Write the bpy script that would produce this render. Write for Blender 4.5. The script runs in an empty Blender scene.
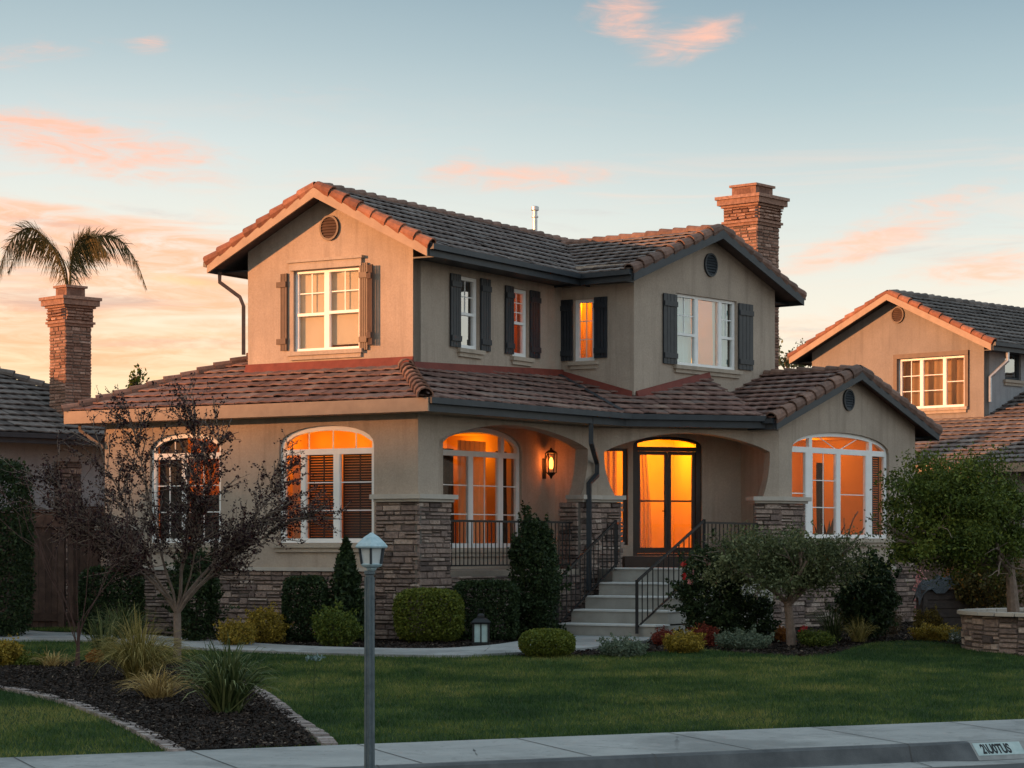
import bpy, math, random
import numpy as np
from mathutils import Vector
from mathutils.geometry import tessellate_polygon
R = math.radians
rng = np.random.default_rng(7)
random.seed(7)
sc = bpy.context.scene
COL = sc.collection

# ------------------------------------------------------------------ camera, sky, sun, exposure
F, CX, HY, ZC = 2300.0, 512.0, 545.0, 1.9
cam = bpy.data.cameras.new('camera'); camo = bpy.data.objects.new('camera', cam); COL.objects.link(camo)
camo.location = (0, 0, ZC); camo.rotation_euler = (R(90), 0, 0)
cam.sensor_width = 36; cam.lens = F / 1024 * 36; cam.shift_y = (HY - 384) / 1024
cam.clip_start = 1; cam.clip_end = 8000
sc.camera = camo
sc.view_settings.view_transform = 'Standard'; sc.view_settings.look = 'None'
sc.view_settings.gamma = 1; sc.view_settings.exposure = 0.5
sc.cycles.use_denoising = True
sc.cycles.max_bounces = 8; sc.cycles.transparent_max_bounces = 16
sc.cycles.sample_clamp_indirect = 4
sc.cycles.blur_glossy = 0.5
SUN_DIR = Vector((-0.945, -0.33, 0.125)).normalized()       # towards the sun
sun = bpy.data.lights.new('sun', 'SUN'); suno = bpy.data.objects.new('sun', sun); COL.objects.link(suno)
sun.energy = 5.0; sun.color = (1.0, 0.42, 0.17); sun.angle = R(0.6)
suno.rotation_euler = (-SUN_DIR).to_track_quat('-Z', 'Y').to_euler()

class NT:
    """tiny node-graph helper"""
    def __init__(s, tree): s.t = tree; tree.nodes.clear()
    def n(s, typ, ins=None, **kw):
        nd = s.t.nodes.new(typ)
        for k, v in kw.items(): setattr(nd, k, v)
        for k, v in (ins or {}).items():
            if hasattr(v, 'is_linked') or isinstance(v, bpy.types.NodeSocket): s.t.links.new(v, nd.inputs[k])
            else: nd.inputs[k].default_value = v
        return nd
    def math(s, op, a, b=0.0, c=0.0, clamp=False):
        nd = s.n('ShaderNodeMath', {0: a, 1: b, 2: c}, operation=op, use_clamp=clamp); return nd.outputs[0]
    def ramp(s, fac, stops, interp='LINEAR'):
        nd = s.n('ShaderNodeValToRGB', {0: fac}); cr = nd.color_ramp; cr.interpolation = interp
        while len(cr.elements) < len(stops): cr.elements.new(0.5)
        for e, (p, c) in zip(cr.elements, stops): e.position = p; e.color = (*c[:3], 1)
        return nd.outputs[0]
    def mix(s, fac, a, b, blend='MIX'):
        nd = s.n('ShaderNodeMix', data_type='RGBA', blend_type=blend)
        for i, v in ((0, fac), (6, a), (7, b)):
            if isinstance(v, bpy.types.NodeSocket): s.t.links.new(v, nd.inputs[i])
            else: nd.inputs[i].default_value = v if i == 0 else (*v[:3], 1)
        return nd.outputs[2]
    def smooth(s, v, a, b, c=0.0, d=1.0):
        nd = s.n('ShaderNodeMapRange', {0: v, 1: a, 2: b, 3: c, 4: d}, interpolation_type='SMOOTHSTEP'); return nd.outputs[0]
    def noise(s, vec, scale, detail=4, rough=0.55, dist=0.0):
        ins = {'Scale': scale, 'Detail': detail, 'Roughness': rough, 'Distortion': dist}
        if vec is not None: ins['Vector'] = vec
        return s.n('ShaderNodeTexNoise', ins).outputs[0]

def make_world():
    w = bpy.data.worlds.new('World'); sc.world = w; w.use_nodes = True
    g = NT(w.node_tree)
    d = g.n('ShaderNodeTexCoord').outputs['Generated']
    sp = g.n('ShaderNodeSeparateXYZ', {0: d}); x, y, z = sp.outputs
    u = g.math('ARCTAN2', x, y)                              # azimuth from +Y, right positive
    # elevation gradient of a clear dusk sky, cool side and warm (sunset) side
    zz = g.math('MULTIPLY', z, 1.0)
    cool = g.ramp(zz, [(0.0, (.98, .66, .46)), (.06, (.90, .67, .51)), (.10, (.79, .695, .605)), (.14, (.60, .62, .60)),
                       (.19, (.34, .42, .45)), (.25, (.14, .215, .28)), (.42, (.46, .58, .64)), (1.0, (.52, .68, .78))])
    warm = g.ramp(zz, [(0.0, (1.1, .60, .24)), (.06, (1.02, .72, .40)), (.09, (.93, .72, .51)), (.13, (.80, .74, .65)),
                       (.17, (.62, .655, .64)), (.21, (.39, .465, .49)), (.25, (.24, .325, .37)), (.42, (.52, .60, .64)), (1.0, (.52, .68, .78))])
    east = g.ramp(zz, [(0.0, (.64, .62, .60)), (.12, (.86, .85, .83)), (.3, (.74, .83, .88)), (.6, (.58, .71, .80)), (1.0, (.52, .68, .78))])
    # warm factor grows to the left (sun azimuth), widest at -90 degrees
    wf = g.smooth(u, .16, -.22)
    back = g.smooth(g.math('ABSOLUTE', u), 1.9, 2.8, 1.0, 0.0)
    base = g.mix(g.math('MULTIPLY', wf, back), cool, warm)
    ea = g.smooth(g.math('ABSOLUTE', g.math('SUBTRACT', u, 2.2)), 1.7, .6)
    base = g.mix(ea, base, east)
    # glow round the low sun
    dt = g.n('ShaderNodeVectorMath', {0: d, 1: SUN_DIR}, operation='DOT_PRODUCT').outputs['Value']
    gl = g.math('POWER', g.math('MAXIMUM', dt, 0.0), 14.0)
    base = g.mix(gl, base, (1.25, .88, .50))
    # clouds, laid out in azimuth / elevation
    uv = g.n('ShaderNodeCombineXYZ', {0: u, 1: z, 2: 0.0}).outputs[0]
    st = g.n('ShaderNodeMapping', {0: uv, 2: (0, 0, R(9)), 3: (34, 120, 1)}).outputs[0]
    nz = g.noise(st, 1.0, 9, .62, 1.3)
    st2 = g.n('ShaderNodeMapping', {0: uv, 1: (3.1, 1.7, 0), 2: (0, 0, R(-4)), 3: (9, 120, 1)}).outputs[0]
    nz2 = g.noise(st2, 1.0, 5, .55, .6)
    def blob(px, py, rx, ry, rot, amp):
        c = g.n('ShaderNodeVectorMath', {0: uv, 1: ((px - CX) / F, (HY - py) / F, 0)}, operation='SUBTRACT').outputs[0]
        r = g.n('ShaderNodeVectorRotate', {0: c, 'Angle': R(rot)}, rotation_type='Z_AXIS').outputs[0]
        s_ = g.n('ShaderNodeVectorMath', {0: r, 1: (F / rx, F / ry, 0)}, operation='MULTIPLY').outputs[0]
        l = g.n('ShaderNodeVectorMath', {0: s_}, operation='LENGTH').outputs['Value']
        return g.smooth(l, 1.15, 0.1, 0.0, amp)
    st3 = g.n('ShaderNodeMapping', {0: uv, 1: (5.2, .7, 0), 2: (0, 0, R(14)), 3: (22, 130, 1)}).outputs[0]
    wisp = g.smooth(g.noise(st3, 1.0, 8, .66, 1.6), .30, .66, .22, 1.0)
    def total(bl, nzs, lo, hi):
        t = bl[0]
        for b in bl[1:]: t = g.math('ADD', t, b)
        t = g.math('ADD', t, g.math('MULTIPLY', g.math('SUBTRACT', nzs, .5), 1.25))
        gate = g.math('MINIMUM', g.math('MULTIPLY', blsum(bl), 2.2), 1.0)
        return g.math('MULTIPLY', g.math('MULTIPLY', g.smooth(t, lo, hi), gate), wisp)
    def blsum(bl):
        t = bl[0]
        for b in bl[1:]: t = g.math('ADD', t, b)
        return t
    pink = [blob(620, 33, 56, 34, 14, .66), blob(694, 55, 80, 24, -17, .70), blob(640, 20, 70, 22, 10, .2), blob(110, 160, 200, 44, 7, .7), blob(20, 145, 120, 22, 4, .55),
            blob(30, 75, 130, 20, -8, .42), blob(155, 62, 34, 16, -8, .5), blob(525, 182, 150, 22, -2, .6), blob(455, 168, 46, 18, -20, .4), blob(290, 110, 160, 30, -5, .22),
            blob(890, 238, 150, 30, -14, .6), blob(985, 275, 150, 28, -3, .6), blob(830, 262, 110, 16, -12, .45), blob(820, 330, 100, 28, 0, .45), blob(960, 200, 120, 14, -10, .3)]
    pm = total(pink, nz, .12, .92)
    base = g.mix(g.math('MULTIPLY', pm, .95), base, (1.0, .45, .28))
    ci = g.n('ShaderNodeMapping', {0: uv, 1: (2.3, 4.1, 0), 2: (0, 0, R(7)), 3: (7, 62, 1)}).outputs[0]
    cir = g.math('MULTIPLY', g.smooth(g.noise(ci, 1.0, 9, .62, 1.1), .48, .74), g.smooth(z, .21, .10))
    ci2 = g.n('ShaderNodeMapping', {0: uv, 1: (7.7, 1.1, 0), 2: (0, 0, R(10)), 3: (9, 90, 1)}).outputs[0]
    cir2 = g.math('MULTIPLY', g.smooth(g.noise(ci2, 1.0, 9, .62, 1.2), .52, .76), g.smooth(z, .17, .09))
    base = g.mix(g.math('MULTIPLY', cir, .55), base, (.98, .56, .40))
    base = g.mix(g.math('MULTIPLY', cir2, .72), base, (.56, .44, .43))
    grey = [blob(585, 216, 70, 9, 2, .5), blob(910, 255, 130, 8, -13, .45), blob(175, 222, 120, 9, 6, .55), blob(430, 62, 40, 9, 0, .25)]
    gm = total(grey, nz, .30, .8)
    base = g.mix(g.math('MULTIPLY', gm, .55), base, (.56, .48, .47))
    # low streaky bank on the sunset side
    bank = [blob(60, 300, 380, 100, 3, .75), blob(190, 265, 190, 60, 8, .6), blob(100, 370, 340, 50, 0, .5), blob(20, 232, 190, 36, 5, .65)]
    bm_ = total(bank, nz2, .36, .88)
    base = g.mix(g.math('MULTIPLY', bm_, .95), base, (1.0, .42, .21))
    bk2 = total([blob(40, 305, 300, 30, 2, .5), blob(150, 345, 260, 20, 2, .4), blob(90, 235, 170, 14, 6, .45)], nz2, .30, .80)
    base = g.mix(g.math('MULTIPLY', bk2, .9), base, (.47, .32, .31))
    yl = total([blob(190, 285, 110, 14, 8, .5), blob(150, 330, 150, 10, 6, .55), blob(200, 378, 140, 20, 0, .6), blob(40, 395, 160, 14, 0, .4)], nz2, .34, .8)
    base = g.mix(g.math('MULTIPLY', yl, .75), base, (1.15, .66, .22))
    sky = g.n('ShaderNodeTexSky', sky_type='NISHITA', sun_disc=False, sun_elevation=math.asin(SUN_DIR.z),
              sun_rotation=math.atan2(SUN_DIR.x, SUN_DIR.y))
    b1 = g.n('ShaderNodeBackground', {0: base, 1: 0.70})
    b2 = g.n('ShaderNodeBackground', {0: sky.outputs[0], 1: 0.05})
    a = g.n('ShaderNodeAddShader', {0: b1.outputs[0], 1: b2.outputs[0]})
    g.n('ShaderNodeOutputWorld', {0: a.outputs[0]})
make_world()

# ------------------------------------------------------------------ materials
MATS = {}
def principled(g, col, rough=.8, bump=None, **kw):
    ins = {'Base Color': col if isinstance(col, bpy.types.NodeSocket) else (*col, 1), 'Roughness': rough}
    ins.update(kw)
    if bump is not None: ins['Normal'] = bump
    return g.n('ShaderNodeBsdfPrincipled', ins)
def newmat(name):
    m = bpy.data.materials.new(name); m.use_nodes = True; MATS[name] = m
    return m, NT(m.node_tree)
def bumped(g, h, strength, dist=.02):
    return g.n('ShaderNodeBump', {'Height': h, 'Strength': strength, 'Distance': dist}).outputs[0]
def m_noise(name, c1, c2, scale=3, rough=.85, bscale=60, bstr=.3, bdist=.02, spec=.3, metal=0.0):
    m, g = newmat(name); p = g.n('ShaderNodeTexCoord').outputs['Object']
    n1 = g.noise(p, scale, 6, .6); col = g.ramp(n1, [(.3, c1), (.7, c2)])
    b = bumped(g, g.noise(p, bscale, 3), bstr, bdist)
    sh = principled(g, col, rough, b, **{'Specular IOR Level': spec, 'Metallic': metal})
    g.n('ShaderNodeOutputMaterial', {0: sh.outputs[0]}); return m
def m_rnd(name, stops, rough=.85, nscale=8, nmix=.35, bscale=40, bstr=.4, bdist=.02, spec=.25, transl=0.0, dirt=None):
    """colour picked by the per-face 'rnd' attribute, broken up with noise"""
    m, g = newmat(name); p = g.n('ShaderNodeTexCoord').outputs['Object']
    at = g.n('ShaderNodeAttribute', attribute_name='rnd').outputs['Fac']
    col = g.ramp(at, stops)
    nz = g.noise(p, nscale, 5, .6)
    col = g.mix(nmix, col, g.mix(1.0, col, g.ramp(nz, [(.3, (.35, .35, .35)), (.7, (1.5, 1.5, 1.5))]), 'MULTIPLY'))
    if dirt:
        col = g.mix(g.smooth(g.noise(p, dirt[1], 5, .65), .52, .72, 0, dirt[2]), col, dirt[0])
    kw = {'Specular IOR Level': spec}
    if bstr: kw['bump'] = bumped(g, g.noise(p, bscale, 4), bstr, bdist)
    sh = principled(g, col, rough, **kw).outputs[0]
    if transl:
        tr = g.n('ShaderNodeBsdfTranslucent', {0: col}).outputs[0]
        sh = g.n('ShaderNodeMixShader', {0: transl, 1: sh, 2: tr}).outputs[0]
    g.n('ShaderNodeOutputMaterial', {0: sh}); return m
def m_glass(name, refl, tint=(1, 1, 1), rough=.02, wav=.0):
    m, g = newmat(name)
    tr = g.n('ShaderNodeBsdfTransparent', {0: (*tint, 1)})
    p = g.n('ShaderNodeTexCoord').outputs['Object']
    gl = g.n('ShaderNodeBsdfGlossy', {'Color': (.95, .97, 1, 1), 'Roughness': rough})
    if wav: g.t.links.new(bumped(g, g.noise(p, 1.4, 2), wav, .05), gl.inputs['Normal'])
    mx = g.n('ShaderNodeMixShader', {0: refl, 1: tr.outputs[0], 2: gl.outputs[0]})
    g.n('ShaderNodeOutputMaterial', {0: mx.outputs[0]}); return m
def m_emit(name, col, st):
    m, g = newmat(name); e = g.n('ShaderNodeEmission', {0: (*col, 1), 1: st})
    g.n('ShaderNodeOutputMaterial', {0: e.outputs[0]}); return m

def m_stucco(name, c):
    m, g = newmat(name); p = g.n('ShaderNodeTexCoord').outputs['Object']
    n1 = g.noise(p, .8, 6, .65); n2 = g.noise(p, 26, 3, .7)
    lo = tuple(v * .84 for v in c); hi = tuple(v * 1.1 for v in c)
    col = g.ramp(n1, [(.28, lo), (.72, hi)])
    col = g.mix(.3, col, g.mix(1.0, col, g.ramp(n2, [(.3, (.62, .62, .62)), (.7, (1.25, 1.25, 1.25))]), 'MULTIPLY'))
    sm = g.n('ShaderNodeMapping', {0: p, 3: (5, 5, .35)}).outputs[0]
    col = g.mix(g.smooth(g.noise(sm, 1.0, 5, .6), .47, .72, 0, .5), col, tuple(v * .62 for v in c))
    h = g.math('ADD', g.noise(p, 70, 3, .7), g.math('MULTIPLY', g.noise(p, 18, 3), .8))
    sh = principled(g, col, .93, bumped(g, h, .55, .02), **{'Specular IOR Level': .15})
    g.n('ShaderNodeOutputMaterial', {0: sh.outputs[0]}); return m
STUCCO = m_stucco('stucco_taupe', (.425, .35, .285))
STUCCO_N = m_stucco('stucco_beige', (.265, .24, .215))
STUCCO_G = m_stucco('stucco_grey', (.34, .34, .35))
TRIMSTUC = m_stucco('stucco_trim', (.44, .37, .30))
TILE = m_rnd('concrete_roof_tile', [(0, (.13, .076, .064)), (.35, (.20, .112, .092)), (.6, (.235, .142, .115)), (.85, (.17, .125, .11)), (1, (.30, .20, .16))],
             .85, 9, .35, 30, .5, dirt=((.10, .082, .076), 1.6, .4))
TILE_U = m_rnd('weathered_roof_tile', [(0, (.10, .078, .072)), (.35, (.155, .122, .112)), (.6, (.185, .15, .136)), (.85, (.14, .125, .12)), (1, (.25, .205, .185))],
             .85, 9, .35, 30, .5, dirt=((.085, .078, .075), 1.6, .45))
TILE_D = m_rnd('grey_roof_tile', [(0, (.075, .063, .058)), (.5, (.122, .102, .092)), (1, (.18, .15, .135))], .85, 9, .35, 30, .5, dirt=((.045, .042, .042), 1.6, .4))
CAP = m_rnd('terracotta_cap_tile', [(0, (.19, .075, .045)), (.5, (.26, .105, .06)), (1, (.34, .15, .09))], .75, 7, .5, 30, .4, dirt=((.15, .08, .06), 2.2, .5))
CAP_D = m_rnd('brown_cap_tile', [(0, (.12, .075, .06)), (.5, (.18, .105, .08)), (1, (.24, .14, .105))], .8, 7, .5, 30, .4, dirt=((.09, .07, .06), 2.2, .5))
STONE = m_rnd('ledger_stone', [(0, (.10, .075, .068)), (.3, (.19, .138, .12)), (.55, (.27, .195, .165)), (.8, (.34, .25, .205)), (1, (.43, .345, .295))],
              .9, 14, .55, 26, .9, .03)
BRICK = m_rnd('chimney_brick', [(0, (.17, .09, .065)), (.4, (.26, .145, .105)), (.75, (.33, .195, .145)), (1, (.42, .27, .21))], .88, 14, .5, 40, .7, .02)
MORTAR = m_noise('mortar', (.10, .09, .08), (.16, .14, .12), 6)
CAPST = m_noise('cast_stone', (.38, .34, .30), (.48, .43, .37), 3, .85, 40, .25)
def m_conc(name, lo, hi):
    m, g = newmat(name); p = g.n('ShaderNodeTexCoord').outputs['Object']
    col = g.ramp(g.noise(p, 1.1, 7, .7), [(.32, lo), (.68, hi)])
    col = g.mix(g.smooth(g.noise(p, .45, 6, .7),   .46, .62, 0, .6), col, tuple(v * .55 for v in lo))
    col = g.mix(g.smooth(g.noise(p, 7, 4, .8), .57, .68, 0, .5), col, tuple(v * .4 for v in lo))
    vo = g.n('ShaderNodeTexVoronoi', {'Vector': p, 'Scale': .42, 'Randomness': 1.0}, feature='DISTANCE_TO_EDGE').outputs['Distance']
    wob = g.math('ADD', vo, g.math('MULTIPLY', g.math('SUBTRACT', g.noise(p, 5, 4), .5), .03))
    crk = g.math('MULTIPLY', g.smooth(wob, .006, .0), g.smooth(g.noise(p, .25, 2), .5, .6))
    col = g.mix(crk, col, (.04, .04, .04))
    sh = principled(g, col, .9, bumped(g, g.noise(p, 90, 4, .7), .35, .01), **{'Specular IOR Level': .2})
    g.n('ShaderNodeOutputMaterial', {0: sh.outputs[0]}); return m
CONC = m_conc('concrete', (.25, .255, .25), (.34, .34, .33))
CONC_D = m_noise('dark_concrete', (.055, .06, .065), (.12, .125, .13), 2.4, .9, 60, .4, .01)  # darker concrete tone for the upright kerb face
CONC_STEP = m_noise('step_concrete', (.27, .25, .22), (.38, .355, .315), 2.2, .9, 70, .3, .01)
NOSING = m_noise('step_nosing', (.50, .49, .47), (.60, .59, .56), 5, .8, 70, .2, .01)
SLATE = m_noise('slate_paint', (.020, .026, .033), (.033, .041, .050), 4, .5, 60, .15, .01, .4)
SHUT = m_noise('shutter_paint', (.012, .017, .024), (.024, .030, .038), 5, .45, 70, .2, .01, .4)
SHUT_B = m_noise('shutter_brown', (.06, .036, .026), (.10, .06, .042), 5, .5, 70, .25, .01, .4)
BROWN = m_noise('fascia_tan', (.30, .21, .15), (.38, .27, .19), 4, .6, 50, .15, .01)
WHITE = m_noise('white_frame', (.76, .76, .75), (.84, .84, .83), 4, .45, 60, .08, .01, .4)
IRON = m_noise('black_iron', (.006, .006, .007), (.013, .013, .014), 9, .45, 80, .2, .01, .3)
WOODDK = m_noise('dark_stained_wood', (.018, .010, .007), (.035, .018, .012), 6, .4, 50, .2, .01, .4)
FENCEW = m_rnd('fence_wood', [(0, (.038, .023, .018)), (.5, (.060, .036, .029)), (1, (.085, .053, .042))], .9, 6, .6, 30, .5)
FENCEP = m_rnd('pale_fence_wood', [(0, (.16, .105, .085)), (.5, (.21, .14, .11)), (1, (.26, .175, .14))], .9, 6, .6, 30, .5)
BARK = m_noise('bark_grey_brown', (.13, .095, .075), (.24, .18, .145), 9, .9, 30, .9, .02)
BARK_D = m_noise('bark_dark', (.055, .036, .03), (.10, .068, .055), 9, .9, 30, .9, .02)
GALV = m_noise('galvanised_steel', (.42, .44, .45), (.56, .58, .60), 8, .4, 50, .1, .01, .5, .7)
GUTTER = m_noise('downspout_brown', (.05, .036, .03), (.08, .058, .048), 8, .5, 50, .1, .01, .4)
INTW = m_noise('room_paint', (.66, .42, .20), (.74, .48, .24), 1.2, .9, 50, .05)
INTD = m_noise('room_wood', (.10, .06, .035), (.16, .09, .05), 4, .6, 50, .05)
def m_cloth(name, c):
    m, g = newmat(name); d = g.n('ShaderNodeBsdfDiffuse', {0: (*c, 1)}); t = g.n('ShaderNodeBsdfTranslucent', {0: (*c, 1)})
    g.n('ShaderNodeOutputMaterial', {0: g.n('ShaderNodeMixShader', {0: .5, 1: d.outputs[0], 2: t.outputs[0]}).outputs[0]}); return m
CURT = m_cloth('curtain_linen', (.74, .50, .28))
BLIND = m_noise('blind_slat', (.020, .018, .017), (.034, .031, .029), 6, .6, 60, .1)
GL_LIT = m_glass('lit_window_glass', .018, (1, .98, .95), .02, .03)
GL_REF = m_glass('reflective_glass', .42, (.8, .85, .85), .03, .05)
GL_MID = m_glass('half_reflective_glass', .25, (.9, .9, .88), .03, .05)
SHADE = m_noise('cream_shade', (.74, .64, .48), (.80, .70, .54), 1, .9, 30, .05); DRAPE = m_noise('dark_drape', (.05, .028, .018), (.09, .05, .03), 5, .9, 60, .1); TEALC = m_noise('pale_teal_curtain', (.30, .50, .52), (.38, .58, .60), 3, .9, 60, .1)
# ------------------------------------------------------------------ geometry helpers
def terr(Y): return -0.018 * max(0.0, 45.0 - Y)
def G(px, py):
    """ground point seen at a pixel of the photograph"""
    k = py - HY
    Y = F * ZC / k
    if Y < 45: Y = F * (ZC + .81) / (k + F * .018)
    return ((px - CX) / F * Y, Y)
def gz(p): return (p[0], p[1], terr(p[1]))

class Fr:
    """a vertical plane: u runs along it (left to right as seen), n points outwards, z up"""
    def __init__(s, o, d):
        L = math.hypot(*d); s.o = (o[0], o[1]); s.d = (d[0] / L, d[1] / L); s.n = (s.d[1], -s.d[0])
    def P(s, u, off, z): return (s.o[0] + u * s.d[0] + off * s.n[0], s.o[1] + u * s.d[1] + off * s.n[1], z)
    def xy(s, u, off=0): return s.P(u, off, 0)[:2]
    def u(s, px, off=0):
        r = (px - CX) / F; ox = s.o[0] + off * s.n[0]; oy = s.o[1] + off * s.n[1]
        return (r * oy - ox) / (s.d[0] - r * s.d[1])
    def z(s, u, py, off=0): return ZC + (HY - py) * s.P(u, off, 0)[1] / F
    def moved(s, off, u=0): return Fr(s.xy(u, off), s.d)
def frame_between(a, b): return Fr(a, (b[0] - a[0], b[1] - a[1]))

ORG = {}
class MB:
    def __init__(s): s.v = []; s.f = []; s.r = []; s.m = []
    def face(s, pts, r=None, m=0):
        b = len(s.v); s.v += [tuple(p) for p in pts]; s.f.append(tuple(range(b, b + len(pts))))
        s.r.append(random.random() if r is None else r); s.m.append(m)
    def hexa(s, p, r=None, m=0):
        """p: 4 bottom points then 4 top points"""
        b = len(s.v); s.v += [tuple(q) for q in p]; r = random.random() if r is None else r
        for f in ((3, 2, 1, 0), (4, 5, 6, 7), (0, 1, 5, 4), (1, 2, 6, 5), (2, 3, 7, 6), (3, 0, 4, 7)):
            s.f.append(tuple(b + i for i in f)); s.r.append(r); s.m.append(m)
    def fbox(s, fr, u0, u1, o0, o1, z0, z1, r=None, m=0):
        P = fr.P
        s.hexa([P(u0, o1, z0), P(u1, o1, z0), P(u1, o0, z0), P(u0, o0, z0), P(u0, o1, z1), P(u1, o1, z1), P(u1, o0, z1), P(u0, o0, z1)], r, m)
    def box(s, x0, x1, y0, y1, z0, z1, r=None, m=0):
        s.hexa([(x0, y0, z0), (x1, y0, z0), (x1, y1, z0), (x0, y1, z0), (x0, y0, z1), (x1, y0, z1), (x1, y1, z1), (x0, y1, z1)], r, m)
    def prism(s, fr, outer, o0, o1, holes=(), r=.5, m=0):
        """polygon with holes in (u,z) extruded from o0 (back) to o1 (front)"""
        loops = [list(outer)] + [list(h) for h in holes]
        flat = [p for l in loops for p in l]
        tris = tessellate_polygon([[Vector((p[0], p[1], 0)) for p in l] for l in loops])
        b = len(s.v); n = len(flat)
        s.v += [fr.P(p[0], o1, p[1]) for p in flat] + [fr.P(p[0], o0, p[1]) for p in flat]
        for t in tris:
            a_, b_, c_ = (flat[i] for i in t)
            if (b_[0] - a_[0]) * (c_[1] - a_[1]) - (b_[1] - a_[1]) * (c_[0] - a_[0]) < 0: t = (t[0], t[2], t[1])
            s.f.append(tuple(b + i for i in t)); s.f.append(tuple(b + n + i for i in reversed(t)))
            s.r += [r, r]; s.m += [m, m]
        k = 0
        for li, l in enumerate(loops):
            area = sum(l[i][0] * l[(i + 1) % len(l)][1] - l[(i + 1) % len(l)][0] * l[i][1] for i in range(len(l)))
            ccw = (area > 0) != (li > 0)
            for i in range(len(l)):
                a_ = b + k + i; c_ = b + k + (i + 1) % len(l)
                q = (a_, a_ + n, c_ + n, c_) if ccw else (c_, c_ + n, a_ + n, a_)
                s.f.append(q); s.r.append(r); s.m.append(m)
            k += len(l)
    def slab(s, pts, z0, z1, r=.5, m=0):
        """plan polygon from z0 to z1"""
        n = len(pts); b = len(s.v)
        area = sum(pts[i][0] * pts[(i + 1) % n][1] - pts[(i + 1) % n][0] * pts[i][1] for i in range(n))
        pts = list(pts) if area > 0 else list(reversed(pts))
        s.v += [(p[0], p[1], z1) for p in pts] + [(p[0], p[1], z0) for p in pts]
        for t in tessellate_polygon([[Vector((p[0], p[1], 0)) for p in pts]]):
            a_, b_, c_ = (pts[i] for i in t)
            if (b_[0] - a_[0]) * (c_[1] - a_[1]) - (b_[1] - a_[1]) * (c_[0] - a_[0]) < 0: t = (t[0], t[2], t[1])
            s.f.append(tuple(b + i for i in t)); s.f.append(tuple(b + n + i for i in reversed(t))); s.r += [r, r]; s.m += [m, m]
        for i in range(n):
            j = (i + 1) % n
            s.f.append((b + i, b + n + i, b + n + j, b + j)); s.r.append(r); s.m.append(m)
    def tube(s, pts, rad, n=8, r=.5, m=0, cap=True, twist=0.0):
        pts = [Vector(p) for p in pts]; rad = [rad] * len(pts) if isinstance(rad, (int, float)) else list(rad)
        b = len(s.v); up = None
        for i, p in enumerate(pts):
            t = (pts[min(i + 1, len(pts) - 1)] - pts[max(i - 1, 0)]).normalized()
            if up is None: up = Vector((0, 0, 1)) if abs(t.z) < .9 else Vector((1, 0, 0))
            x = up - t * up.dot(t)
            x = x.normalized() if x.length > 1e-6 else t.orthogonal().normalized()
            up = x; y = t.cross(x)
            for k in range(n):
                a = 2 * math.pi * k / n + twist
                s.v.append(tuple(p + (x * math.cos(a) + y * math.sin(a)) * rad[i]))
        for i in range(len(pts) - 1):
            for k in range(n):
                j = (k + 1) % n
                s.f.append((b + i * n + k, b + i * n + j, b + i * n + n + j, b + i * n + n + k)); s.r.append(r); s.m.append(m)
        if cap:
            s.f.append(tuple(b + k for k in reversed(range(n)))); s.r.append(r); s.m.append(m)
            e = b + (len(pts) - 1) * n
            s.f.append(tuple(e + k for k in range(n))); s.r.append(r); s.m.append(m)
    def lathe(s, c, prof, n=16, r=.5, m=0, sq=False):
        """prof: list of (radius, z); sq makes it four-sided"""
        if sq: n = 4
        b = len(s.v)
        for rad, z in prof:
            for k in range(n):
                a = 2 * math.pi * (k + .5) / n; rr = rad * (math.sqrt(2) if sq else 1)
                s.v.append((c[0] + rr * math.cos(a), c[1] + rr * math.sin(a), c[2] + z))
        for i in range(len(prof) - 1):
            for k in range(n):
                j = (k + 1) % n
                s.f.append((b + i * n + k, b + i * n + j, b + i * n + n + j, b + i * n + n + k)); s.r.append(r); s.m.append(m)
        s.f.append(tuple(b + k for k in reversed(range(n)))); s.r.append(r); s.m.append(m)
        e = b + (len(prof) - 1) * n
        s.f.append(tuple(e + k for k in range(n))); s.r.append(r); s.m.append(m)
    def build(s, name, mats, parent=None, smooth=False, org=None):
        if not isinstance(mats, (list, tuple)): mats = [mats]
        o_ = ORG.get(parent.name, Vector()) if parent is not None else Vector(org or (0, 0, 0))
        me = bpy.data.meshes.new(name)
        v = np.array(s.v, dtype=np.float64).reshape(-1, 3) - np.array(o_)
        me.from_pydata(v.tolist(), [], s.f)
        at = me.attributes.new('rnd', 'FLOAT', 'FACE'); at.data.foreach_set('value', np.array(s.r, dtype=np.float32))
        for m in mats: me.materials.append(m)
        if len(mats) > 1: me.polygons.foreach_set('material_index', np.array(s.m, dtype=np.int32))
        if smooth: me.polygons.foreach_set('use_smooth', np.ones(len(s.f), dtype=bool))
        me.update()
        o = bpy.data.objects.new(name, me); COL.objects.link(o)
        if parent is not None: o.parent = parent
        else: o.location = o_
        ORG[o.name] = Vector(o_)
        return o

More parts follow.
